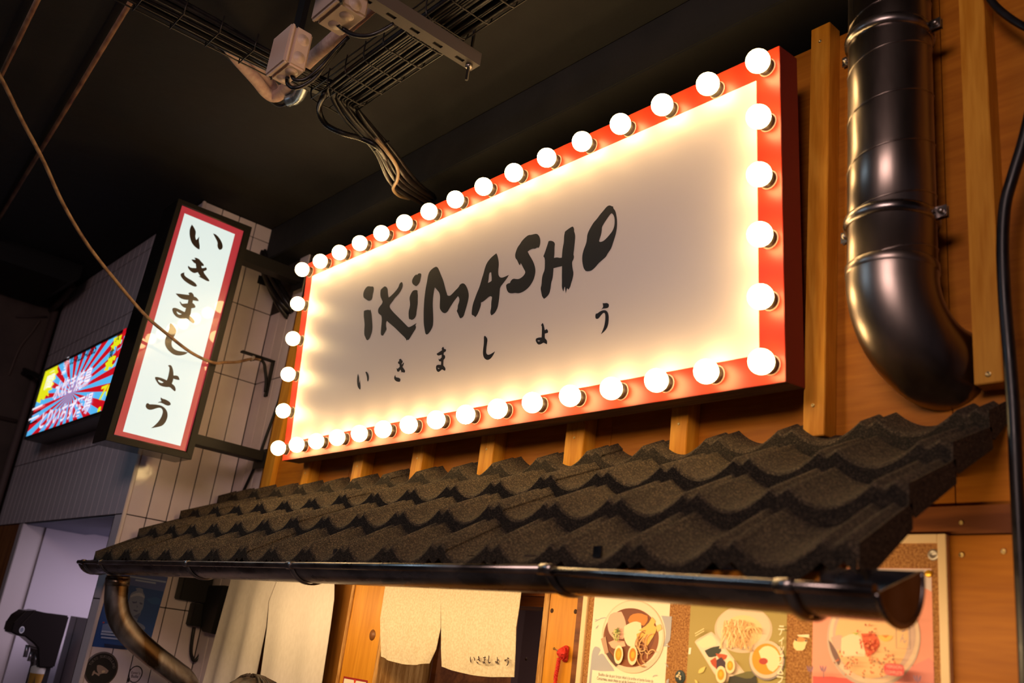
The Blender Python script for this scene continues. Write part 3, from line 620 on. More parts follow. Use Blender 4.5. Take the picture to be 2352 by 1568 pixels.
VGLYPHS = [[[(-0.4387,3.1541),(-0.4286,3.1465),(-0.4167,3.1332),(-0.4141,3.1229),(-0.4134,3.1095),(-0.4066,3.0968),(-0.4024,3.1015),(-0.3972,3.1161),(-0.3951,3.1011),(-0.391,3.0891),(-0.3856,3.0777),(-0.3831,3.0628),(-0.3905,3.0621),(-0.4071,3.0679),(-0.4217,3.0789),(-0.4321,3.095),(-0.4402,3.1166),(-0.4423,3.1362)],[(-0.3453,3.1514),(-0.3334,3.1529),(-0.3181,3.1453),(-0.3041,3.1337),(-0.2939,3.1193),(-0.2913,3.1065),(-0.2954,3.0975),(-0.3022,3.0934),(-0.31,3.0978),(-0.3152,3.1072),(-0.3173,3.1214),(-0.326,3.1316),(-0.3364,3.1424)]],[[(-0.3956,3.0213),(-0.3855,3.0239),(-0.3742,3.0223),(-0.365,3.0158),(-0.3538,3.01),(-0.3493,3.005),(-0.3504,3.0007),(-0.3591,2.9978),(-0.3549,2.9893),(-0.3455,2.994),(-0.3403,2.9994),(-0.3347,2.996),(-0.3335,2.9897),(-0.345,2.9785),(-0.34,2.9715),(-0.3268,2.9619),(-0.3163,2.9547),(-0.3115,2.9486),(-0.316,2.9447),(-0.327,2.945),(-0.3452,2.9483),(-0.3611,2.9512),(-0.3532,2.9542),(-0.3586,2.9588),(-0.3671,2.9668),(-0.3779,2.9582),(-0.3885,2.9575),(-0.4027,2.9632),(-0.4113,2.9721),(-0.4113,2.9788),(-0.399,2.9739),(-0.3772,2.9814),(-0.3803,2.9896),(-0.3839,2.9983),(-0.3924,2.9995),(-0.4054,3.0085),(-0.3987,3.012),(-0.3884,3.0138)],[(-0.4188,2.9464),(-0.4191,2.9392),(-0.413,2.9316),(-0.3981,2.9273),(-0.378,2.9237),(-0.3637,2.918),(-0.3565,2.9107),(-0.3603,2.9042),(-0.3708,2.9032),(-0.3884,2.9055),(-0.4089,2.9111),(-0.4238,2.9198),(-0.4322,2.9298),(-0.4305,2.9382)]],[[(-0.376,2.875),(-0.3676,2.8747),(-0.3601,2.8681),(-0.358,2.8628),(-0.348,2.8627),(-0.3368,2.8558),(-0.3354,2.8501),(-0.3444,2.8481),(-0.3581,2.8457),(-0.3574,2.835),(-0.3488,2.832),(-0.3416,2.8248),(-0.3424,2.8185),(-0.3562,2.8112),(-0.3544,2.7973),(-0.3539,2.7855),(-0.3553,2.7789),(-0.3454,2.7751),(-0.3308,2.7657),(-0.3304,2.7574),(-0.3342,2.7537),(-0.3443,2.7563),(-0.3631,2.7659),(-0.3744,2.7597),(-0.3919,2.7551),(-0.4075,2.7574),(-0.4214,2.7668),(-0.4292,2.7796),(-0.4287,2.7869),(-0.4228,2.7909),(-0.4104,2.7922),(-0.3789,2.7871),(-0.3777,2.7964),(-0.3775,2.8049),(-0.388,2.8048),(-0.3985,2.8095),(-0.408,2.8194),(-0.4072,2.824),(-0.3968,2.8167),(-0.3757,2.8261),(-0.3763,2.8409),(-0.3934,2.8362),(-0.4099,2.8368),(-0.4231,2.8429),(-0.432,2.8488),(-0.4186,2.853),(-0.3964,2.8574),(-0.3776,2.8623),(-0.3831,2.8683)],[(-0.4108,2.7796),(-0.3996,2.7768),(-0.3877,2.7757),(-0.3945,2.7702),(-0.4025,2.7698),(-0.4083,2.7743)]],[[(-0.4222,2.7244),(-0.4139,2.7232),(-0.4027,2.7151),(-0.3917,2.7034),(-0.3927,2.6889),(-0.3971,2.6699),(-0.3999,2.6537),(-0.3961,2.6386),(-0.3871,2.6298),(-0.3711,2.6255),(-0.3532,2.6277),(-0.3401,2.6307),(-0.3263,2.6315),(-0.3352,2.6205),(-0.3493,2.6119),(-0.3663,2.6061),(-0.3849,2.6072),(-0.4055,2.617),(-0.4187,2.629),(-0.4252,2.6432),(-0.4264,2.6638),(-0.4239,2.681),(-0.4198,2.7011),(-0.4241,2.7162)]],[[(-0.3903,2.5563),(-0.3862,2.561),(-0.3785,2.5617),(-0.3706,2.553),(-0.3637,2.539),(-0.3598,2.5252),(-0.3475,2.5288),(-0.3389,2.5268),(-0.3324,2.516),(-0.3354,2.5128),(-0.357,2.5122),(-0.3567,2.502),(-0.3582,2.4919),(-0.3461,2.4868),(-0.3387,2.4775),(-0.337,2.4688),(-0.3396,2.4653),(-0.3484,2.469),(-0.3628,2.4769),(-0.3742,2.4727),(-0.3894,2.4708),(-0.4043,2.4722),(-0.4168,2.4821),(-0.4275,2.4937),(-0.4267,2.4992),(-0.4174,2.5019),(-0.3995,2.502),(-0.3808,2.499),(-0.3789,2.5092),(-0.3795,2.5296),(-0.3811,2.5452),(-0.3843,2.5535)],[(-0.4143,2.4897),(-0.4093,2.4923),(-0.3987,2.4897),(-0.3903,2.4876),(-0.3968,2.4823),(-0.4082,2.4835)]],[[(-0.3864,2.4281),(-0.3811,2.4246),(-0.3666,2.4246),(-0.3523,2.4214),(-0.3437,2.4158),(-0.3425,2.4094),(-0.35,2.4035),(-0.3613,2.4036),(-0.3755,2.407),(-0.3856,2.4072),(-0.3929,2.4038),(-0.3889,2.409),(-0.3805,2.4135),(-0.3859,2.4199)],[(-0.4353,2.3806),(-0.434,2.3898),(-0.4283,2.3932),(-0.423,2.3895),(-0.4076,2.3937),(-0.3885,2.3968),(-0.3729,2.3966),(-0.359,2.3902),(-0.3485,2.3796),(-0.3437,2.3675),(-0.3427,2.3521),(-0.3463,2.3355),(-0.3541,2.3224),(-0.3675,2.314),(-0.3935,2.3021),(-0.3816,2.3175),(-0.3711,2.3368),(-0.3652,2.3573),(-0.3647,2.373),(-0.3684,2.3832),(-0.3775,2.3886),(-0.3897,2.3841),(-0.4028,2.375),(-0.4145,2.369),(-0.4256,2.3699),(-0.4323,2.3748)]]]
for loops in VGLYPHS:
    a = Art(lambda u, v, l: (VX - 0.0042 + l, u, v), 0.0006)
    a.shape(loops, flat((0.035, 0.024, 0.020), 0.3, coat=0.6))
    a.make('letter', parent=lf)
for z0, z1, y0 in ((3.098, 3.150, -0.190), (2.289, 2.329, -0.212)):
    g = G().box((-0.43, y0, z0), (-0.362, 0.092, z1), M_BLACKMETAL)
    g.box((-0.445, 0.092, z0 - 0.03), (-0.347, 0.0975, z1 + 0.01), M_BLACKMETAL)
    g.make('bracket_arm', parent=blade, bevel=0.0015)

# ================================================================== TELEVISION
TY = -0.43
tv = thing('television', 'wide black framed screen showing a red and blue sunburst advert', 'television', (-1.4, -0.37, 2.39))
tl = (-2.0902,2.7999); bl_ = (-2.1019,2.412)
TX0, TX1, TZ0, TZ1 = -2.06, -0.80, 2.412, 2.7999
TX0 = -2.096
G().box((TX0, TY + 0.002, TZ0), (TX1, -0.312, TZ1), flat((0.012, 0.011, 0.012), 0.35)).make('casing', parent=tv, bevel=0.004)
g = G(); bz = 0.014
sx0, sx1, sz0, sz1 = TX0 + bz, TX1 - bz, TZ0 + bz, TZ1 - bz
for a_, b_ in (((TX0, TZ0), (TX1, sz0)), ((TX0, sz1), (TX1, TZ1)), ((TX0, sz0), (sx0, sz1)), ((sx1, sz0), (TX1, sz1))):
    g.box((a_[0], TY - 0.003, a_[1]), (b_[0], TY + 0.002, b_[1]), flat((0.010, 0.010, 0.010), 0.3))
g.make('bezel', parent=tv)
E_RED = emit((0.58, 0.004, 0.012), 1.0); E_BLUE = emit((0.09, 0.46, 0.86), 1.0)
E_YEL = emit((0.78, 0.78, 0.01), 1.0); E_WHT = emit((0.95, 0.88, 0.97), 1.0); E_BLK = emit((0.01, 0.01, 0.02), 0.3); E_VIO = emit((0.30, 0.22, 0.55), 1.0)
a = Art(front(TY + 0.0015), 0.0003)
a.poly([(sx0, sz0), (sx1, sz0), (sx1, sz1), (sx0, sz1)], E_BLUE)
cx_, cz_ = (-1.4645,2.5862)
def edge(t):
    dx, dz = math.cos(t) * 2.2, math.sin(t)
    k = min([((sx1 if dx > 0 else sx0) - cx_) / dx if abs(dx) > 1e-6 else 9e9, ((sz1 if dz > 0 else sz0) - cz_) / dz if abs(dz) > 1e-6 else 9e9])
    return (cx_ + dx * k, cz_ + dz * k)
NR = 22
for i in range(NR):
    t0, t1 = 2 * PI * (i + 0.05) / NR, 2 * PI * (i + 0.55) / NR
    pts = [(cx_, cz_), edge(t0), edge((t0 + t1) / 2), edge(t1)]
    for c in ((sx0, sz0), (sx1, sz0), (sx1, sz1), (sx0, sz1)):
        tc_ = math.atan2(c[1] - cz_, (c[0] - cx_) / 2.2) % (2 * PI)
        if t0 < tc_ < t1: pts = [(cx_, cz_), edge(t0), c, edge(t1)]
    a.add([a.fn(u, v, 0.0005) for u, v in pts], [tuple(range(len(pts)))], E_RED)
a.k = 3
for poly in [[(-1.8396,2.7991),(-1.8578,2.7829),(-1.8549,2.7655),(-1.8131,2.7422),(-1.8647,2.7331),(-1.8306,2.7112),(-1.8824,2.7019),(-1.8295,2.6818),(-1.8733,2.6712),(-1.8283,2.6524),(-1.905,2.6546),(-1.8645,2.6199),(-1.9265,2.6343),(-1.9355,2.6082),(-2.0071,2.6237),(-1.9966,2.5991),(-2.0887,2.6192),(-2.0937,2.6026),(-2.1106,2.6479),(-2.089,2.7056),(-2.0969,2.8008)],[(-1.0161,2.7813),(-0.8951,2.7793),(-0.8947,2.739),(-0.9067,2.7157),(-0.9734,2.7384),(-0.9625,2.7107),(-1.0116,2.7154),(-1.0045,2.7327),(-1.0287,2.7444),(-0.9974,2.75)],[(-1.018,2.6906),(-0.9125,2.684),(-0.9089,2.6401),(-0.9246,2.6282),(-0.9676,2.6385),(-0.9689,2.6206),(-1.0328,2.6304),(-1.014,2.6458),(-1.0388,2.6645),(-1.0076,2.6705)],[(-0.9514,2.4505),(-0.9265,2.451),(-0.9155,2.4183),(-0.9524,2.4138),(-0.9614,2.4377)]]:
    a.poly(poly, E_YEL)
def boxy(p): return (min(p[0][0], p[1][0]), min(p[0][1], p[1][1]), max(p[0][0], p[1][0]), max(p[0][1], p[1][1]))
T1 = boxy([(-1.7707,2.5815),(-1.2012,2.6833)]); T2 = boxy([(-1.8659,2.4397),(-1.0837,2.539)])
for t_, bx in (('水炊き焼鳥', T1), ('とりいちず酒場', T2)):
    a.text(t_, (bx[0] + 0.010, bx[1] - 0.004, bx[2] + 0.010, bx[3] - 0.004), E_VIO, 0.02)
    a.text(t_, bx, E_WHT, 0.014)
bx = boxy([(-1.6817,2.7435),(-1.2382,2.7667)])
a.text('03-6228-0365', (bx[0] + 0.05, bx[1] + 0.004, bx[2], bx[1] + 0.055), E_BLK, 0.02)
a.text('☎', (bx[0] - 0.06, bx[1] - 0.03, bx[0] + 0.03, bx[1] + 0.06), E_WHT)
bx = boxy([(-1.9919,2.6596),(-1.8876,2.7757)])
a.text('24時', (bx[0] + 0.02, bx[1] + 0.10, bx[2], bx[3] - 0.01), E_WHT, 0.01)
a.text('間', (bx[0], bx[1] + 0.01, bx[0] + 0.13, bx[1] + 0.085), E_WHT, 0.01)
bx = boxy([(-0.9824,2.4714),(-0.9017,2.5479)])
a.text('70', (bx[0], bx[1] + 0.01, bx[2] + 0.09, bx[3]), E_YEL, 0.03)
for px0, px1, t_ in ((( 262,792),(283,772),'安い'), ((247,850),(270,820),'旨い')):
    pass
for p0_, t_ in zip([(-0.9812,2.7099),(-1.0053,2.6379)], ('飲放', '食放')):
    a.text(t_[0], (p0_[0], p0_[1] + 0.04, p0_[0] + 0.06, p0_[1] + 0.09), E_BLK, 0.02)
    a.text('5', (p0_[0] + 0.08, p0_[1] + 0.0, p0_[0] + 0.13, p0_[1] + 0.09), E_RED, 0.03)
for i, p0_ in enumerate([(-2.034,2.5745),(-2.0377,2.5466),(-2.0414,2.5186),(-2.045,2.4908)]):
    a.line([(p0_[0] - 0.06, p0_[1]), (p0_[0] + 0.12, p0_[1] + 0.004)], 0.010, E_BLK if i % 2 else E_WHT)
a.make('screen', parent=tv)
g = G().tube(spl([(-2.2661,-0.4,2.7855),(-2.5594,-0.4,2.8605),(-2.8745,-0.4,2.8917),(-3.2146,-0.4,2.8762),(-3.6217,-0.4,2.8882)]), 0.014, 8, M_BLACKMETAL)
g.tube(spl([(-2.3016,-0.4,2.7958),(-2.6887,-0.4,2.8963),(-2.8668,-0.4,2.9293)]), 0.012, 8, M_BLACKMETAL)
g.make('mount_arm', parent=tv)

# ================================================================== TILED AWNING
aw = thing('tiled_awning', 'dark brown grit-coated wavy tile awning roof under the marquee sign', 'awning', (1.0, 0.12, 1.80))
PER, XR = 0.18705, 2.5695
ROW = [(0.045, 2.151), (-0.10, 2.058), (-0.25, 1.957), (-0.393, 1.843)]
TOPR = (0.121, 2.186)
LIP = 0.033
def prof(x):
    s = ((x - (PER - 0.0187)) / PER) % 1.0
    if s < 0.38: h = (1 - s / 0.38) ** 1.9
    elif s < 0.80: h = ((s - 0.38) / 0.42) ** 1.9
    elif s < 0.89: h = 1 - 0.30 * (0.5 - 0.5 * math.cos(PI * (s - 0.80) / 0.09))
    else: h = 0.70 + 0.30 * (0.5 - 0.5 * math.cos(PI * (s - 0.89) / 0.11))
    return (h - 1) * 0.036
XS = sorted(set([i * PER / 18 for i in range(19)] + [PER * 0.66, PER * 0.70, PER * 0.74, PER * 0.78, PER * 0.82, PER * 0.86, PER * 0.90, PER * 0.93, PER * 0.97]))
def tile_strip(r, seam):
    y0, z0 = ROW[r]
    if r == 0: y1, z1 = TOPR
    else: y1, z1 = ROW[r - 1][0] + 0.012, ROW[r - 1][1] - LIP + 0.006
    d = Vector((0, y1 - y0, z1 - z0)); L = d.length; d.normalize()
    if r: L += 0.035
    nrm = Vector((0, 0, 1))
    g = G()
    def P(x, t, drop=0.0, up=0.0):
        h = prof(x)
        if seam: h += 0.0045 * max(0.0, min(1.0, (x / PER - 0.55) / 0.2))
        return Vector((x, y0, z0)) + d * t + nrm * (h - drop + up)
    cut = min(0.012, L / 4)
    rows = [[P(x, 0.0, 0.006) for x in XS], [P(x, 0.002, 0.0015) for x in XS], [P(x, 0.006) for x in XS], [P(x, L * 0.5) for x in XS], [P(x, L) for x in XS]]
    g.grid([r_[::-1] for r_ in rows][::-1], M_GRIT)
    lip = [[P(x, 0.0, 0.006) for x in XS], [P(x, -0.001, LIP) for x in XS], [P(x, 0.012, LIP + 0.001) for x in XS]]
    g.grid([r_[::-1] for r_ in lip], M_GRITSHADE, False)
    if seam:
        e = [[P(PER, t) for t in (0, L * 0.5, L)], [P(PER, t, 0.011) for t in (0, L * 0.5, L)]]
        g.grid(e, M_GRIT, False)
        g.add([P(PER, 0, 0.0), P(PER, 0, LIP), P(PER, 0.012, LIP), P(PER, 0.012, 0)], [(0, 1, 2, 3)], M_GRIT)
    return g.mesh('roof_tile', base=BASE[aw])
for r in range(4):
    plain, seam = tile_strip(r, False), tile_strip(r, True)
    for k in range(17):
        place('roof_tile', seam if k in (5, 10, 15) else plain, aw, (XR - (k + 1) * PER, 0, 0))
for side, x in ((1, XR), (-1, XR - 17 * PER)):
    for r in range(4):
        y0, z0 = ROW[r]
        y1, z1 = TOPR if r == 0 else (ROW[r - 1][0] + 0.01, ROW[r - 1][1] - LIP + 0.004)
        xa = x if side > 0 else x - 0.003
        pts = [(xa, y0, z0 - 0.006), (xa, y1, z1 - 0.004), (xa, y1, z1 - 0.045), (xa, y0 + 0.02, z0 - 0.055), (xa, y0, z0 - 0.04)]
        G().prism(pts, (0.003, 0, 0), M_GRIT).make('verge_flap', parent=aw)
sl = [(0.098, 2.10), (0.045, 2.072), (-0.10, 1.980), (-0.25, 1.880), (-0.352, 1.812)]
under = [(y, z - 0.012) for y, z in sl]
G().prism([(-0.58, y, z) for y, z in sl + under[::-1]], (3.10, 0, 0), M_DARKWOOD).make('roof_deck', parent=aw)
G().box((-0.58, -0.374, 1.762), (2.50, -0.356, 1.800)).make('fascia_board', M_PLY, aw)
for x in (-0.45, 0.20, 0.85, 1.50, 2.15, 2.44):
    G().prism([(x, y, z - 0.001) for y, z in [under[0], under[1], under[2], under[3], under[4]]] + [(x, -0.352, 1.774), (x, 0.096, 2.03)], (0.04, 0, 0)).make('rafter', M_DARKWOOD, aw)

# ================================================================== GUTTER
GR = 0.062
gut = thing('gutter', 'blackened half-round metal gutter along the edge of the tiled awning', 'gutter', (1.0, -0.42, 1.75))
P0, P1, P2 = Vector((-0.62, -0.385, 1.816)), Vector((2.06, -0.430, 1.809)), Vector((2.645, -0.430, 1.788))
P1b = P1 + Vector((-0.03, 0, -0.003))
A0, A1 = math.radians(208), math.radians(374)
def ring(c, r, a0=A0, a1=A1, n=20):
    return [c + Vector((0, r * math.cos(a0 + (a1 - a0) * i / n), r * math.sin(a0 + (a1 - a0) * i / n))) for i in range(n + 1)]
def lip(c, r=GR): return c + Vector((0, r * math.cos(A0), r * math.sin(A0)))
def channel(a, b, r):
    g = G()
    cs = [a.lerp(b, t) for t in (0, 0.25, 0.5, 0.75, 1.0)]
    g.grid([ring(c, r) for c in cs], M_GUTTER)
    g.grid([ring(c, r - 0.002)[::-1] for c in cs], M_GUTTER)
    for c in (cs[0], cs[-1]):
        g.grid([ring(c, r), ring(c, r - 0.002)], M_GUTTER, False)
    g.tube([lip(c, r) + Vector((0, -0.003, 0.001)) for c in cs], 0.0078, 10, M_GUTTER)
    return g
channel(P0, P1, GR).make('channel', parent=gut)
channel(P1b, P2, GR - 0.003).make('channel', parent=gut)
M_CAP = noisy('endcap_zinc', (0.12, 0.085, 0.055), (0.26, 0.20, 0.14), 16, (1, 1, 1), 4, (0.35, 0.5), 1.0, 0.2, 12, ramp=(0.35, 0.65))
for c, dx in ((P2, 0.0), (P0, -0.003)):
    rr = ring(c, GR + 0.001)
    g = G().prism([p + Vector((dx, 0, 0)) for p in rr], (0.003, 0, 0), M_CAP)
    g.tube([p + Vector((dx + 0.0015, 0, 0)) for p in rr], 0.0042, 8, M_GUTTER)
    g.make('end_cap', parent=gut)
def gx(x):
    if x < P1.x: return P0.lerp(P1, (x - P0.x) / (P1.x - P0.x))
    return P1.lerp(P2, (x - P1.x) / (P2.x - P1.x))
for x in (-0.555, -0.36, 0.46, 1.12, 2.055, 2.52):
    c = gx(x); r = GR + 0.0015
    g = G()
    wd = 0.020
    aa = [ring(c + Vector((dx, 0, 0)), r_) for dx, r_ in ((-wd / 2, r), (-wd / 2 + 0.003, r + 0.004), (wd / 2 - 0.003, r + 0.004), (wd / 2, r))]
    g.grid(aa, M_GUTTER)
    l = lip(c) + Vector((0, -0.003, 0.001))
    g.tube([l + Vector((-wd / 2 - 0.004, 0, 0)), l + Vector((wd / 2 + 0.004, 0, 0))], 0.0102, 10, M_GUTTER)
    e = ring(c, GR)[-1]
    g.obox(e + Vector((-wd / 2, -0.002, -0.004)), (wd, 0, 0), (0, 0.004, 0), (0, 0, 0.02), M_GUTTER)
    g.make('bracket', parent=gut)
# swan-neck spout from the gutter back to the wall
sp = thing('downspout', 'bent burnt-steel downspout hanging from the left end of the gutter', 'downspout', (-0.42,-0.349,1.7082))
path = spl([(-0.42,-0.3492,1.7526),(-0.42,-0.3443,1.7089),(-0.42,-0.332,1.6554),(-0.42,-0.3004,1.5968),(-0.42,-0.2391,1.5431),(-0.42,-0.1484,1.4884),(-0.42,-0.0581,1.4419),(-0.42,-0.0053,1.4116),(-0.42,0.0369,1.355),(-0.42,0.0628,1.2783)], 6)
G().tube(path, 0.0415, 24, M_SPOUT).make('pipe', parent=sp)
G().tube([path[1], path[5]], 0.0435, 24, M_SPOUT).make('collar', parent=sp)

# ================================================================== DUCT
DX, DY, DR = 2.409, 0.022, 0.0845
dk = thing('ventilation_duct', 'dark spiral-seamed metal duct with an elbow beside the marquee sign', 'duct', (DX, DY, 2.2))
g = G().tube([(DX, DY, 2.43), (DX, DY, 2.7), (DX, DY, 3.0), (DX, DY, CZ - 0.001)], DR, 40, M_DUCT)
g.make('pipe', parent=dk)
g = G()
hel = []
for i in range(0, 24 * 9 + 1):
    t = 2 * PI * i / 24
    zz = 2.40 + 0.117 * i / 24
    if 2.44 < zz < CZ - 0.01:
        hel.append((DX + DR * math.cos(t + 2.2), DY + DR * math.sin(t + 2.2), zz))
g.tube(hel, 0.0022, 6, M_DUCT)
g.make('spiral_seam', parent=dk)
RB = 0.165
arc = [(DX, DY, 2.452)] + [(DX + 0.03 * (1 - math.cos(t)), DY + RB * (1 - math.cos(t)), 2.425 - RB * math.sin(t)) for t in (PI / 2 * i / 12 for i in range(0, 9))]
full = [(DX, DY, 2.452), (DX, DY, 2.435)] + [(DX + 0.06 * (1 - math.cos(t)), DY + RB * (1 - math.cos(t)) * 0.78, 2.425 - RB * math.sin(t)) for t in (PI / 2 * i / 14 for i in range(0, 15))]
rad = [DR + 0.001, DR + 0.003] + [DR + 0.002] * (len(full) - 2)
g = G().tube(full, rad, 40, M_DUCT)
g.lathe((DX, DY, 2.433), (0, 0, 1), [(-0.004, DR + 0.001), (0.0, DR + 0.004), (0.016, DR + 0.004), (0.020, DR)], 40, M_DUCT)
g.make('elbow', parent=dk)
seam = [(DX - DR * 0.72 + 0.06 * (1 - math.cos(t)), DY - DR * 0.70 + RB * (1 - math.cos(t)) * 0.78 - 0.02 * math.sin(t) * 0, 2.425 - RB * math.sin(t) - 0.0 + (-DR * 0.70) * math.sin(t) * 0) for t in (0.0,)]
for zc in (2.547, 2.9873):
    g = G().lathe((DX, DY, zc), (0, 0, 1), [(-0.012, DR), (-0.011, DR + 0.005), (-0.004, DR + 0.008), (0.004, DR + 0.008), (0.011, DR + 0.005), (0.012, DR)], 40, M_GUTTER)
    c = g.make('clamp', parent=dk)
    for s in (-1, 1):
        x0 = DX + s * (DR + 0.001)
        g = G().obox((x0 if s > 0 else x0 - 0.026, DY - 0.0, zc - 0.012), (0.026, 0, 0), (0, 0.003, 0), (0, 0, 0.024), M_GUTTER)
        g.obox((x0 if s > 0 else x0 - 0.026, DY + 0.008, zc - 0.012), (0.026, 0, 0), (0, 0.003, 0), (0, 0, 0.024), M_GUTTER)
        g.make('ear', parent=c)
        G().lathe((x0 + s * 0.016, DY - 0.008, zc), (0, 1, 0), [(0, 0), (0, 0.005), (0.004, 0.006), (0.008, 0.006), (0.008, 0.003), (0.022, 0.003)], 8, M_STEEL).make('bolt', parent=c)
    G().tube([(DX, DY + DR, zc), (DX, 0.121, zc)], 0.006, 8, M_STEEL).make('stud', parent=c)

# hoses at the far right
h = G().tube(spl([(2.6955,0.03,2.7732),(2.6637,0.03,2.6533),(2.6419,0.03,2.587),(2.6245,0.03,2.5289),(2.6162,0.03,2.4511),(2.6144,0.03,2.348),(2.6169,0.03,2.2479),(2.619,0.03,2.1441),(2.6181,0.03,2.0301),(2.6177,0.03,1.9275),(2.6171,0.03,1.8033),(2.6159,0.03,1.6592)]), 0.0112, 10).make('hose', M_RUBBER)
tag(h, 'thick black hose running down the plywood at the far right', 'hose')
h = G().tube(spl([(2.591,0.06,3.0611),(2.6145,0.06,3.0023),(2.6457,0.06,2.9508),(2.68,0.06,2.9075),(2.7168,0.06,2.869)]), 0.008, 10).make('cable', M_RUBBER)
tag(h, 'black cable crossing the top right corner of the plywood', 'cable')

# ================================================================== NOREN, CURTAIN, CORD
nr = thing('noren_curtain', 'short cream linen shop curtain with black brush characters in the doorway', 'curtain', (1.0, 0.06, 1.95))
G().tube([(0.60, 0.062, 1.945), (1.50, 0.062, 1.945)], 0.009, 10).make('rod', M_DARKWOOD, nr)
def cloth(L, R, B, ny=16, nx=22, y=0.06, amp=0.007, ph=0.0, wave=3.0):
    """L,R: edge polylines top->bottom in (x,z); B: sag of the hem"""
    def at(P, t):
        k = min(int(t * (len(P) - 1)), len(P) - 2); f = t * (len(P) - 1) - k
        return (P[k][0] * (1 - f) + P[k + 1][0] * f, P[k][1] * (1 - f) + P[k + 1][1] * f)
    rows = []
    for i in range(ny + 1):
        t = i / ny
        l, r = at(L, t), at(R, t)
        rows.append([(l[0] + (r[0] - l[0]) * j / nx, y + amp * t * math.sin(ph + wave * 2 * PI * j / nx) , l[1] + (r[1] - l[1]) * j / nx + B * t * math.sin(PI * j / nx)) for j in range(nx + 1)])
    return rows
def fabric(rows, name, mat, parent, th=0.0014):
    g = G().grid(rows, mat)
    back = [[(x, y + th, z) for x, y, z in r_[::-1]] for r_ in rows]
    g.grid(back, mat)
    return g.make(name, parent=parent)
LL = [(0.7438, 1.95)] + [(0.7438,1.7665),(0.7433,1.7042),(0.7586,1.6539),(0.7785,1.5962)]
LR = [(1.0534, 1.95)] + [(1.0381,1.7662),(1.0534,1.6953),(1.0456,1.6361),(1.023,1.596)]
RL = [(1.0549, 1.95)] + [(1.0381,1.7662),(1.0554,1.6954),(1.0675,1.6377),(1.0806,1.5926)]
RR = [(1.3783, 1.95)] + [(1.3752,1.7636),(1.3709,1.7125),(1.3773,1.6594),(1.3829,1.5926)]
fabric(cloth(LL, LR, -0.012, amp=0.006, ph=0.6), 'cloth_panel', M_LINEN, nr)
rp = fabric(cloth(RL, RR, -0.010, amp=0.004, ph=1.2), 'cloth_panel', M_LINEN, nr)
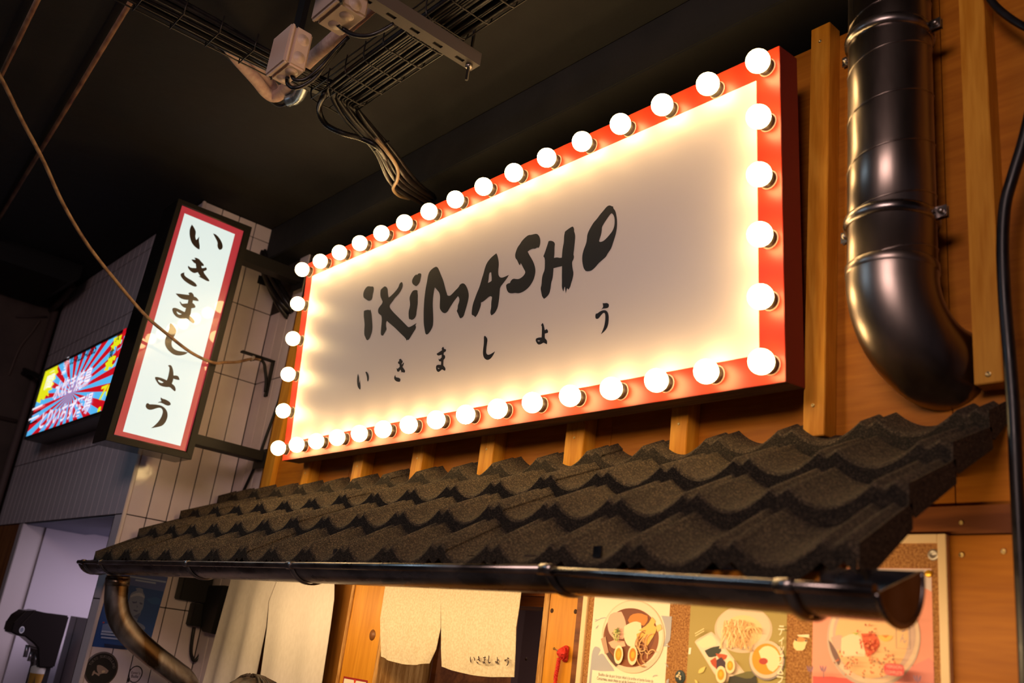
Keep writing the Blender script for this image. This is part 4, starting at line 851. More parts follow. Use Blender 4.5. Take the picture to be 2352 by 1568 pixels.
NGL = [[[(1.2475,1.6321),(1.2491,1.6312),(1.2501,1.6302),(1.2514,1.6294),(1.2513,1.6282),(1.2502,1.6275),(1.2507,1.6265),(1.2523,1.6275),(1.2528,1.6281),(1.2535,1.6273),(1.2532,1.626),(1.2519,1.6246),(1.254,1.6226),(1.2561,1.6209),(1.2564,1.6198),(1.2555,1.6191),(1.2533,1.6198),(1.2503,1.6203),(1.2511,1.6206),(1.2492,1.6227),(1.2477,1.6211),(1.2462,1.6212),(1.2445,1.6221),(1.2434,1.6248),(1.2451,1.6238),(1.2479,1.6252),(1.2472,1.6274),(1.2456,1.628),(1.2445,1.6293),(1.2453,1.6302),(1.2465,1.6302),(1.2457,1.6314)],[(1.2427,1.6194),(1.2431,1.6179),(1.2442,1.6168),(1.2473,1.6162),(1.2499,1.6151),(1.2508,1.6139),(1.2503,1.6124),(1.2467,1.6128),(1.2434,1.6143),(1.2414,1.6161),(1.2413,1.6178)]],[[(1.2129,1.6287),(1.2148,1.6264),(1.2162,1.6241),(1.2166,1.6212),(1.2172,1.6191),(1.2183,1.622),(1.219,1.6189),(1.2205,1.6154),(1.2208,1.6125),(1.2195,1.6126),(1.2165,1.6145),(1.2142,1.6175),(1.2127,1.6218),(1.2123,1.6255)],[(1.2275,1.6286),(1.23,1.6275),(1.2328,1.6246),(1.2339,1.622),(1.2339,1.6192),(1.2326,1.6182),(1.2312,1.6196),(1.2302,1.6228),(1.228,1.6261),(1.2263,1.6282)]],[[(1.2732,1.6338),(1.2745,1.6329),(1.2752,1.6316),(1.2767,1.6316),(1.278,1.6305),(1.2776,1.6294),(1.2751,1.6289),(1.2751,1.6271),(1.2766,1.6267),(1.2776,1.6254),(1.2773,1.624),(1.2757,1.6232),(1.2757,1.6211),(1.276,1.6187),(1.2776,1.6176),(1.2794,1.6159),(1.2792,1.6145),(1.2781,1.6143),(1.2747,1.6161),(1.2729,1.6152),(1.2704,1.6144),(1.2683,1.6152),(1.2666,1.6171),(1.266,1.619),(1.2666,1.6202),(1.2689,1.6204),(1.2726,1.6197),(1.2727,1.6212),(1.2723,1.6225),(1.2703,1.6227),(1.269,1.6237),(1.2687,1.6253),(1.2704,1.6242),(1.2727,1.6257),(1.2724,1.6277),(1.2702,1.6275),(1.2678,1.6276),(1.2656,1.6287),(1.2655,1.6296),(1.2686,1.6303),(1.2725,1.6312),(1.2717,1.6325),(1.2725,1.6334)],[(1.2681,1.618),(1.2699,1.6178),(1.2711,1.6173),(1.2701,1.6167)]],[[(1.2881,1.6369),(1.2901,1.6354),(1.2916,1.6331),(1.2914,1.6302),(1.291,1.6264),(1.291,1.623),(1.2918,1.6214),(1.2938,1.6203),(1.2967,1.6207),(1.3005,1.6219),(1.2987,1.6191),(1.2964,1.6169),(1.2936,1.6163),(1.2909,1.6174),(1.2887,1.6195),(1.2876,1.6227),(1.2876,1.6266),(1.2879,1.6299),(1.2877,1.6334),(1.2873,1.636)]],[[(1.323,1.6355),(1.3244,1.6343),(1.3258,1.6312),(1.3264,1.6293),(1.329,1.6298),(1.3308,1.6281),(1.3306,1.6267),(1.3269,1.6266),(1.327,1.6231),(1.3293,1.6215),(1.3304,1.6195),(1.33,1.618),(1.3277,1.619),(1.3257,1.62),(1.3231,1.6192),(1.3197,1.6191),(1.3173,1.6208),(1.3155,1.6232),(1.3162,1.6245),(1.3188,1.6248),(1.323,1.6243),(1.3229,1.6279),(1.3227,1.6327),(1.3214,1.6341)],[(1.3179,1.6225),(1.3194,1.6227),(1.3215,1.6219),(1.3199,1.6215)]],[[(1.3611,1.6376),(1.3633,1.637),(1.3665,1.6369),(1.3694,1.6357),(1.3697,1.6342),(1.3684,1.6331),(1.3652,1.6332),(1.3619,1.6336),(1.3597,1.6332),(1.3617,1.6345),(1.3619,1.6352)],[(1.3636,1.6323),(1.3665,1.6314),(1.3686,1.6298),(1.3698,1.6275),(1.37,1.624),(1.3693,1.6207),(1.3673,1.6184),(1.3639,1.6167),(1.3604,1.6157),(1.3626,1.6182),(1.3644,1.6209),(1.3654,1.6247),(1.3654,1.6281),(1.3644,1.63),(1.3625,1.6304),(1.3598,1.6293),(1.3567,1.6273),(1.3539,1.6272),(1.3522,1.6282),(1.3518,1.63),(1.3528,1.6314),(1.354,1.631),(1.3588,1.6323)]]]
for loops in NGL:
    a = Art(front(0.0525), 0.0002)
    a.shape(loops, flat((0.045, 0.022, 0.018), 0.8))
    a.make('letter', parent=rp)
cc = thing('canvas_curtain', 'long pale canvas curtain with a slit hanging left of the doorway post', 'curtain', (0.0, 0.075, 1.95))
G().tube([(-0.44, 0.077, 1.945), (0.47, 0.077, 1.945)], 0.009, 10).make('rod', M_DARKWOOD, cc)
CL = [(-0.36, 1.95)] + [(-0.3885,1.7525),(-0.4069,1.618),(-0.4349,1.4072)] + [(-0.42, 0.9)]
CM = [(0.06, 1.95)] + [(-0.0262,1.7314),(-0.0059,1.6397),(-0.0069,1.4478)] + [(-0.02, 0.9)]
CM2 = [(0.062, 1.95)] + [(-0.0262,1.7314),(-0.0059,1.6397),(0.0159,1.4499)] + [(0.02, 0.9)]
CR = [(0.37, 1.95)] + [(0.4282,1.7527),(0.4323,1.6634),(0.4376,1.4898)] + [(0.36, 0.9)]
fabric(cloth(CL, CM, -0.01, 24, 30, 0.075, 0.014, 0.0, 2.5), 'cloth_panel', M_CANVAS, cc)
fabric(cloth(CM2, CR, -0.01, 24, 30, 0.075, 0.010, 1.0, 2.0), 'cloth_panel', M_CANVAS, cc)

rc = thing('red_cord', 'red knotted cord hanging from a nail on the doorway post', 'cord', (1.5276,0.085,1.6623))
M_REDC = noisy('red_cord', (0.50, 0.012, 0.008), (0.72, 0.035, 0.015), 220, rough=(0.7, 0.8), bump=0.5)
kx, ky, kz = (1.5261,0.088,1.6625)
def knot(r, wob, seed, n=200):
    random.seed(seed); out = []
    for i in range(n):
        t = 2 * PI * i / n
        out.append((kx + r * 0.8 * math.sin(3 * t + 0.3) * math.cos(5 * t), ky - 0.001 + r * 0.55 * math.cos(4 * t), kz + r * math.sin(5 * t) * math.cos(2 * t)))
    return out
g = ico((kx, ky, kz), 0.013, M_REDC)
g.tube(knot(0.017, 0, 1), 0.0030, 6, M_REDC)
g.make('knot', parent=rc)
g = G()
tail = spl([(1.5128,0.088,1.6493),(1.5102,0.088,1.6257),(1.508,0.088,1.6003),(1.5141,0.088,1.5411)], 12)
for k in range(2):
    pts = []
    for i, p in enumerate(tail):
        t = i * 1.1 + k * PI
        pts.append(p + Vector((0.0022 * math.cos(t), 0.0022 * math.sin(t), 0)))
    g.tube(pts, 0.0036, 6, M_REDC)
g.make('tail', parent=rc)
na, nb = (1.4902,0.09,1.6714), (1.4913,0.1,1.6684)
G().tube([na, nb, (nb[0] + 0.004, 0.101, nb[2])], 0.0012, 6, M_STEEL).lathe(na, (0.3, -1, 0.1), [(0, 0), (0.0, 0.0035), (0.002, 0.0025), (0.003, 0)], 8, M_SCREW).make('nail', parent=rc)

# small paper notice on the left post
a = Art(front(0.1008), 0.0003)
pz = [(0.5311,1.5213),(0.6712,1.5204)]
x0, x1, zt = pz[0][0], pz[1][0], pz[0][1]
a.add([(x0, 0.1008, zt), (x1, 0.1008, zt), (x1, 0.1008, zt - 0.12), (x0, 0.1008, zt - 0.12)], [(0, 1, 2, 3)], srgb(150, 20, 24))
a.poly([(x0 + 0.006, zt - 0.006), (x1 - 0.006, zt - 0.006), (x1 - 0.006, zt - 0.114), (x0 + 0.006, zt - 0.114)], srgb(240, 230, 210))
mid = (x0 + x1) / 2
a.poly([(mid - 0.007, zt - 0.004), (mid - 0.005, zt - 0.012), (mid, zt - 0.015), (mid + 0.005, zt - 0.012), (mid + 0.007, zt - 0.004)], srgb(214, 60, 36))
a.text('NOS B', (x0 + 0.018, zt - 0.031, mid + 0.004, zt - 0.021), srgb(60, 30, 24))
tag(a.make('paper_notice', base=(mid, 0.1008, zt - 0.12)), 'small red bordered paper notice pinned low on the wooden post', 'notice')

# ================================================================== CORK BOARD AND MENU POSTERS
BY = 0.100
cb = thing('cork_board', 'large cork notice board with pale wooden frame on the plywood', 'notice board', (2.0, BY, 1.2))
fx0, fx1, fz1 = 1.577, 2.471, 1.937
M_FRAME = flat(tuple(rgb(236, 206, 160)), 0.5)
fw = 0.016
for a_, b_ in (((fx0, 1.1), (fx0 + fw, fz1)), ((fx1 - fw, 1.1), (fx1, fz1)), ((fx0 + fw, fz1 - fw), (fx1 - fw, fz1)), ((fx0 + fw, 1.1), (fx1 - fw, 1.1 + fw))):
    G().box((a_[0], BY - 0.014, a_[1]), (b_[0], BY, b_[1])).make('frame_rail', M_FRAME, cb, bevel=0.001)
G().box((fx0 + fw, BY - 0.008, 1.1 + fw), (fx1 - fw, BY - 0.0005, fz1 - fw)).make('cork_sheet', M_CORK, cb)
wx, wz = (2.445,1.9004)
G().lathe((wx, BY - 0.008, wz), (0, -1, 0), [(0, 0.0105), (0.002, 0.0100), (0.0022, 0.0045), (0.0012, 0.0042), (0.0012, 0)], 18, flat((0.55, 0.50, 0.44), 0.35, 0.6)).make('mounting_washer', parent=cb)
CY = BY - 0.0085
def sheet(a, x0, z0, x1, z1, mat):
    a.add([(x0, CY, z0), (x1, CY, z0), (x1, CY, z1), (x0, CY, z1), (x0, CY + 0.0004, z0), (x1, CY + 0.0004, z0), (x1, CY + 0.0004, z1), (x0, CY + 0.0004, z1)],
          [(0, 1, 2, 3), (7, 6, 5, 4), (0, 4, 5, 1), (2, 6, 7, 3), (0, 3, 7, 4), (1, 5, 6, 2)], mat)
def q1(*p): return p
CREAM, WAVE = srgb(246, 232, 206), srgb(176, 174, 182)
# --- poster with a bowl of noodle soup
a = Art(front(CY), 0.0002)
sheet(a, 1.611, 1.42, 1.846, 1.90, CREAM)
for P in [[(1.6249,1.6852),(1.6325,1.6864),(1.6425,1.6837),(1.6466,1.6786),(1.6421,1.6716),(1.6399,1.6661),(1.6497,1.6722),(1.6576,1.6701),(1.6683,1.6603),(1.6829,1.6483),(1.691,1.6425),(1.6955,1.6364),(1.6547,1.6322),(1.6394,1.6328),(1.6391,1.6049),(1.6178,1.6029),(1.6183,1.6457),(1.6187,1.6726)],[(1.823,1.7658),(1.8536,1.7653),(1.8535,1.7171),(1.8499,1.7106),(1.8421,1.7038),(1.8356,1.7009),(1.8393,1.7162),(1.8397,1.7315),(1.833,1.7489)],[(1.8501,1.6312),(1.8565,1.6343),(1.8564,1.6255),(1.849,1.6248)],[(1.6313,1.7345),(1.6331,1.7352),(1.629,1.7289),(1.6246,1.7252),(1.625,1.73)]]: a.shape([P], WAVE)
for P in [[(1.6204,1.7428),(1.6287,1.7467),(1.6399,1.7513),(1.6512,1.7532),(1.6591,1.7522)],[(1.6198,1.7476),(1.6287,1.7467)],[(1.8112,1.6339),(1.816,1.6374),(1.8243,1.6388)],[(1.8356,1.7009),(1.8455,1.7028),(1.8532,1.7008)],[(1.8438,1.6658),(1.8509,1.6608),(1.8528,1.6579)]]: a.line(P, 0.0016, WAVE)
for loops, c in [([(1.8372,1.7212),(1.8367,1.7049),(1.8323,1.689),(1.8242,1.6744),(1.8128,1.6614),(1.7984,1.6506),(1.7817,1.6426),(1.7632,1.6375),(1.7437,1.6358),(1.7239,1.6376),(1.7049,1.6427),(1.6873,1.6512),(1.672,1.6627),(1.6598,1.6766),(1.6513,1.6925),(1.647,1.7096),(1.6471,1.727),(1.6516,1.744),(1.6603,1.7597),(1.6729,1.7734),(1.6886,1.7843),(1.7067,1.7922),(1.7264,1.7965),(1.7466,1.7972),(1.7665,1.7943),(1.7851,1.788),(1.8018,1.7786),(1.8158,1.7667),(1.8266,1.7527),(1.8338,1.7374)],(236,206,178)),([(1.8325,1.726),(1.832,1.7112),(1.8278,1.6968),(1.8201,1.6835),(1.8092,1.6717),(1.7956,1.662),(1.7797,1.6547),(1.7622,1.6501),(1.7438,1.6486),(1.7251,1.6502),(1.7072,1.6549),(1.6906,1.6625),(1.6763,1.6729),(1.6649,1.6855),(1.657,1.6999),(1.653,1.7153),(1.6532,1.7311),(1.6575,1.7464),(1.6658,1.7606),(1.6777,1.7729),(1.6925,1.7829),(1.7096,1.79),(1.7281,1.7939),(1.7472,1.7946),(1.7659,1.792),(1.7835,1.7863),(1.7992,1.7779),(1.8124,1.7672),(1.8226,1.7545),(1.8293,1.7406)],(246,224,198)),([(1.8222,1.7177),(1.8216,1.7045),(1.8176,1.6916),(1.8103,1.6797),(1.8,1.6691),(1.7871,1.6603),(1.7721,1.6537),(1.7555,1.6495),(1.7381,1.6481),(1.7205,1.6494),(1.7036,1.6535),(1.6881,1.6603),(1.6747,1.6695),(1.664,1.6808),(1.6567,1.6935),(1.653,1.7072),(1.6533,1.7213),(1.6574,1.7349),(1.6653,1.7476),(1.6765,1.7587),(1.6905,1.7676),(1.7066,1.774),(1.724,1.7777),(1.7419,1.7784),(1.7596,1.7762),(1.7761,1.7713),(1.7909,1.7639),(1.8033,1.7544),(1.8129,1.7432),(1.8192,1.7308)],(142,78,44)),([(1.8095,1.7246),(1.809,1.7129),(1.8054,1.7015),(1.7988,1.6909),(1.7895,1.6815),(1.7779,1.6738),(1.7643,1.668),(1.7494,1.6643),(1.7338,1.6631),(1.718,1.6644),(1.7029,1.6681),(1.689,1.6741),(1.677,1.6823),(1.6675,1.6922),(1.661,1.7035),(1.6578,1.7156),(1.658,1.728),(1.6617,1.74),(1.6688,1.7511),(1.6788,1.7609),(1.6913,1.7687),(1.7057,1.7744),(1.7213,1.7776),(1.7374,1.7782),(1.7532,1.7763),(1.768,1.772),(1.7813,1.7655),(1.7925,1.7571),(1.8011,1.7472),(1.8068,1.7362)],(120,62,36)),([(1.663,1.751),(1.6728,1.7651),(1.7044,1.7692),(1.7173,1.7536),(1.7254,1.7302),(1.7167,1.7085),(1.6948,1.7058),(1.6751,1.7139),(1.6647,1.7295)],(236,182,160)),([(1.6714,1.6977),(1.693,1.7057),(1.721,1.7036),(1.7257,1.6934),(1.7043,1.688),(1.6861,1.6841)],(238,180,150)),([(1.7268,1.7501),(1.7345,1.7638),(1.7612,1.7689),(1.7848,1.7634),(1.7876,1.7531),(1.7765,1.7408),(1.7601,1.7439),(1.735,1.7426)],(214,130,52)),([(1.7173,1.7363),(1.7312,1.7437),(1.7505,1.75),(1.767,1.7469),(1.7711,1.7327),(1.7682,1.717),(1.7625,1.7036),(1.7545,1.6941),(1.7367,1.6928),(1.7249,1.7012),(1.7168,1.7165)],(252,224,190)),([(1.7991,1.7615),(1.8103,1.7529),(1.806,1.7437),(1.8151,1.739),(1.8127,1.7273),(1.7912,1.6978),(1.7764,1.7058),(1.7723,1.712),(1.7833,1.7256),(1.7616,1.7296),(1.7885,1.7441)],(240,188,96)),([(1.7571,1.7215),(1.7707,1.7275),(1.7818,1.723),(1.772,1.7146),(1.7606,1.7048)],(236,176,84)),([(1.813,1.7428),(1.8246,1.7472),(1.8306,1.7373),(1.8176,1.7302)],(244,200,120)),([(1.6667,1.6734),(1.6754,1.6794),(1.694,1.6649),(1.7083,1.653),(1.7017,1.646),(1.6817,1.6587)],(92,58,44)),([(1.6477,1.7042),(1.6622,1.7105),(1.6704,1.6896),(1.6759,1.6754),(1.6652,1.6707),(1.6553,1.6886)],(190,150,124))]: a.shape([loops], srgb(*c))
random.seed(3)
n0 = (1.7935,1.6929)
for i in range(16):
    cx0, cz0 = n0[0] + random.uniform(-0.022, 0.020), n0[1] + random.uniform(-0.020, 0.018)
    t0 = random.uniform(0, PI); r = random.uniform(0.008, 0.018)
    a.line([(cx0 + r * math.cos(t0 + 0.35 * k), cz0 + r * 1.2 * math.sin(t0 + 0.35 * k)) for k in range(8)], 0.0024, srgb(*random.choice([(206, 150, 90), (182, 122, 70), (224, 176, 118)])))
for (c, r_), (w_, y_) in zip([((1.7106,1.6727),1.0),((1.7539,1.6747),1.04)], ((srgb(250, 226, 184), srgb(246, 150, 20)), (srgb(250, 220, 176), srgb(244, 128, 16)))):
    a.ell(c, 0.0138 * r_, 0.0205 * r_, w_); a.ell((c[0], c[1] + 0.001), 0.0098 * r_, 0.0140 * r_, y_); a.ell((c[0] + 0.001, c[1] + 0.001), 0.0055, 0.0075, srgb(248, 172, 34))
g0 = (1.7012,1.7155)
for i in range(26):
    x_, z_ = g0[0] + random.uniform(-0.009, 0.009), g0[1] + random.uniform(-0.012, 0.012)
    t0 = random.uniform(0, PI)
    a.line([(x_ - 0.005 * math.cos(t0), z_ - 0.006 * math.sin(t0)), (x_ + 0.005 * math.cos(t0), z_ + 0.006 * math.sin(t0))], 0.002, srgb(*random.choice([(120, 140, 50), (176, 186, 96), (206, 206, 130), (86, 112, 40)])))
bx = [(1.6384,1.6328),(1.8559,1.6318)]
a.poly([bx[0], (1.846, bx[0][1] - 0.006), (1.846, 1.44), (bx[0][0], 1.44)], srgb(250, 238, 214))
tx = [(1.6599,1.6241),(1.8246,1.6264),(1.656,1.6172),(1.7998,1.6191)]
a.text('Bouillon clair de porc breton infusé à la sardine et bonite fumée de', (tx[0][0], tx[0][1] - 0.0045, tx[1][0], tx[0][1] + 0.0045), srgb(70, 50, 40))
a.text('Concarneau, sauce shoyu au sel de Guérande, huile de', (tx[2][0], tx[2][1] - 0.0065, tx[3][0], tx[2][1] + 0.0025), srgb(70, 50, 40))
a.text('champignons, œuf mariné', (tx[2][0] + 0.02, tx[2][1] - 0.017, tx[3][0] - 0.01, tx[2][1] - 0.0085), srgb(70, 50, 40))
tag(a.make('menu_poster', base=(1.73, CY, 1.42)), 'cream menu poster of noodle soup with two egg halves on the cork board', 'poster')
# --- olive poster with dipping noodles
a = Art(front(CY), 0.0002)
OL = srgb(172, 152, 84)
sheet(a, 1.904, 1.42, 2.146, 1.90, OL)
for P, c in [([(2.1133,1.7522),(2.1122,1.7425),(2.1082,1.7332),(2.1014,1.7244),(2.0921,1.7167),(2.0807,1.7102),(2.0677,1.7054),(2.0535,1.7024),(2.0387,1.7013),(2.024,1.7022),(2.01,1.7052),(1.9973,1.7102),(1.9865,1.7169),(1.9782,1.725),(1.9728,1.7343),(1.9705,1.7442),(1.9715,1.7544),(1.9758,1.7643),(1.9831,1.7735),(1.9931,1.7815),(2.0053,1.788),(2.0191,1.7927),(2.0339,1.7953),(2.049,1.7959),(2.0637,1.7944),(2.0773,1.7909),(2.0893,1.7856),(2.0993,1.7787),(2.1068,1.7707),(2.1115,1.7617)],(214,190,164)),([(2.1084,1.7554),(2.1073,1.7465),(2.1035,1.738),(2.0972,1.73),(2.0886,1.7229),(2.078,1.717),(2.0658,1.7126),(2.0526,1.7098),(2.0388,1.7088),(2.0252,1.7098),(2.0122,1.7125),(2.0004,1.717),(1.9904,1.7232),(1.9828,1.7306),(1.9777,1.7391),(1.9757,1.7481),(1.9766,1.7574),(1.9806,1.7664),(1.9874,1.7748),(1.9966,1.7821),(2.008,1.788),(2.0208,1.7923),(2.0345,1.7948),(2.0485,1.7953),(2.0621,1.7939),(2.0748,1.7908),(2.086,1.7859),(2.0953,1.7797),(2.1022,1.7723),(2.1067,1.7641)],(230,206,180)),([(2.0905,1.7474),(2.0897,1.7409),(2.087,1.7345),(2.0824,1.7285),(2.076,1.7233),(2.0683,1.7189),(2.0594,1.7157),(2.0498,1.7136),(2.0398,1.7129),(2.0299,1.7136),(2.0205,1.7157),(2.012,1.7191),(2.0049,1.7236),(1.9994,1.7291),(1.9958,1.7353),(1.9943,1.7419),(1.995,1.7487),(1.9979,1.7554),(2.0027,1.7615),(2.0094,1.7669),(2.0175,1.7713),(2.0267,1.7744),(2.0366,1.7763),(2.0467,1.7768),(2.0566,1.7758),(2.0658,1.7735),(2.074,1.77),(2.0808,1.7654),(2.0859,1.76),(2.0892,1.7539)],(246,212,158)),([(1.9208,1.715),(1.9259,1.7208),(1.9608,1.7388),(1.9671,1.738),(1.9784,1.729),(2.0508,1.665),(2.0446,1.6599),(2.0048,1.6395),(1.9915,1.6383)],(226,202,176)),([(1.924,1.714),(1.961,1.7358),(1.9657,1.7354),(2.0444,1.6644),(2.0047,1.6418),(1.9928,1.6407)],(240,218,192)),([(1.928,1.7136),(1.9535,1.7311),(1.9675,1.7307),(1.9789,1.7206),(1.9778,1.7133),(1.9521,1.7055),(1.9413,1.7036)],(250,228,190)),([(1.9487,1.6993),(1.9674,1.7078),(1.9871,1.7115),(1.9921,1.7024),(1.9822,1.6909),(1.9627,1.6859),(1.9563,1.6902)],(52,58,48)),([(1.9774,1.6953),(1.997,1.6962),(2.0076,1.694),(2.0036,1.6855),(1.9903,1.6833)],(196,84,46)),([(1.9646,1.6801),(1.9779,1.6882),(1.9831,1.6768),(1.9823,1.6649),(1.9697,1.6722)],(190,74,40)),([(1.9812,1.6826),(1.9929,1.6894),(2.0055,1.6786),(2.006,1.6693),(1.9942,1.6671),(1.9824,1.6638)],(66,44,62)),([(1.9355,1.6526),(1.938,1.6612),(1.9516,1.6671),(1.954,1.6667),(1.9507,1.6575),(1.9433,1.6527)],(236,208,120)),([(1.9271,1.6387),(1.9334,1.6381),(1.9369,1.6325),(1.9307,1.6319)],(236,208,120)),([(2.0159,1.6527),(2.036,1.658),(2.0785,1.664),(2.0835,1.6464),(2.0122,1.6396)],(58,54,46)),([(2.0259,1.6559),(2.0698,1.6701),(2.08,1.6619),(2.065,1.6515)],(112,106,60)),([(2.1452,1.6943),(2.1446,1.6865),(2.1422,1.6789),(2.1383,1.6718),(2.1328,1.6656),(2.1262,1.6604),(2.1185,1.6566),(2.1103,1.6542),(2.1017,1.6534),(2.0932,1.6542),(2.0851,1.6567),(2.0778,1.6607),(2.0717,1.666),(2.067,1.6725),(2.0639,1.6799),(2.0626,1.6878),(2.0631,1.6958),(2.0656,1.7037),(2.0697,1.711),(2.0754,1.7174),(2.0823,1.7226),(2.0902,1.7264),(2.0987,1.7287),(2.1074,1.7292),(2.116,1.7281),(2.1239,1.7254),(2.131,1.7212),(2.1368,1.7157),(2.1413,1.7092),(2.1441,1.702)],(150,136,136)),([(2.1431,1.6964),(2.1425,1.6889),(2.1402,1.6816),(2.1364,1.6749),(2.1311,1.6689),(2.1247,1.6639),(2.1173,1.6603),(2.1093,1.658),(2.101,1.6572),(2.0928,1.658),(2.085,1.6604),(2.0779,1.6642),(2.072,1.6693),(2.0674,1.6756),(2.0644,1.6826),(2.0632,1.6901),(2.0637,1.6978),(2.0661,1.7053),(2.0701,1.7123),(2.0756,1.7184),(2.0823,1.7234),(2.0899,1.7271),(2.0982,1.7292),(2.1066,1.7297),(2.1148,1.7287),(2.1225,1.7261),(2.1294,1.7221),(2.135,1.7169),(2.1393,1.7106),(2.1421,1.7037)],(226,200,176)),([(2.1371,1.6964),(2.1366,1.6902),(2.1346,1.6842),(2.1314,1.6786),(2.1269,1.6736),(2.1214,1.6695),(2.1152,1.6665),(2.1084,1.6646),(2.1014,1.6639),(2.0944,1.6646),(2.0878,1.6666),(2.0819,1.6697),(2.0769,1.674),(2.0731,1.6791),(2.0706,1.685),(2.0695,1.6912),(2.07,1.6976),(2.072,1.7038),(2.0754,1.7095),(2.08,1.7146),(2.0857,1.7187),(2.0921,1.7218),(2.099,1.7236),(2.1061,1.724),(2.1131,1.7232),(2.1196,1.721),(2.1254,1.7177),(2.1302,1.7134),(2.1339,1.7083),(2.1362,1.7025)],(240,156,36)),([(2.0851,1.7078),(2.0959,1.7178),(2.1111,1.72),(2.1264,1.7131),(2.135,1.7002),(2.1328,1.6821),(2.1197,1.671),(2.1086,1.6745),(2.1027,1.6864),(2.0913,1.6935)],(252,230,184)),([(2.1073,1.6902),(2.1072,1.6889),(2.1065,1.6876),(2.1055,1.6864),(2.1041,1.6853),(2.1024,1.6844),(2.1004,1.6837),(2.0983,1.6833),(2.0962,1.6831),(2.094,1.6832),(2.092,1.6836),(2.0902,1.6842),(2.0887,1.685),(2.0876,1.6861),(2.0869,1.6873),(2.0866,1.6885),(2.0867,1.6898),(2.0874,1.6911),(2.0884,1.6924),(2.0898,1.6934),(2.0916,1.6943),(2.0935,1.695),(2.0957,1.6955),(2.0978,1.6956),(2.1,1.6955),(2.102,1.6951),(2.1038,1.6945),(2.1052,1.6937),(2.1064,1.6926),(2.1071,1.6914)],(186,62,50))]: a.shape([P], srgb(*c))
random.seed(5)
nn = (2.0436,1.7377)
for i in range(26):
    f = i / 25 - 0.5
    x_ = nn[0] + f * 0.070
    a.line([(x_ - 0.012 + 0.010 * math.sin(k * 0.5 + i), nn[1] + 0.030 - k * 0.008 - abs(f) * 0.012) for k in range(8)] if i % 3 else [(x_ + 0.016 * math.cos(k * 0.5), nn[1] + 0.012 * math.sin(k * 0.5) + 0.004) for k in range(9)], 0.0028, srgb(*random.choice([(246, 208, 150), (232, 186, 122), (252, 222, 170), (214, 162, 104)])))
for c, r_ in [((2.0213,1.674),1.0),((1.9997,1.6547),1.12)]:
    a.ell(c, 0.0118 * r_, 0.0150 * r_, srgb(248, 222, 176)); a.ell(c, 0.0076 * r_, 0.0096 * r_, srgb(240, 158, 26)); a.ell((c[0], c[1] + 0.001), 0.0040, 0.0052, srgb(250, 184, 44))
for ch, p in zip('ティップスラ', [(2.1408,1.7503),(2.1414,1.7305),(2.1426,1.7142),(2.1411,1.6962),(2.1413,1.6773),(2.1409,1.6601)]):
    hh = 0.0075 if ch in 'ィッ' else 0.0095
    a.text(ch, (p[0] - hh * 0.75, p[1] - hh, p[0] + hh * 0.75, p[1] + hh), srgb(250, 236, 204), 0.012)
for p0_ in [(1.9398,1.7376),(1.9409,1.7328)]:
    a.line([(p0_[0] - 0.011, p0_[1] - 0.006), (p0_[0] + 0.012, p0_[1] + 0.006)], 0.0018, srgb(236, 216, 160))
tag(a.make('menu_poster', base=(2.02, CY, 1.42)), 'olive green menu poster of dipping noodles with a side tray and bowl', 'poster')
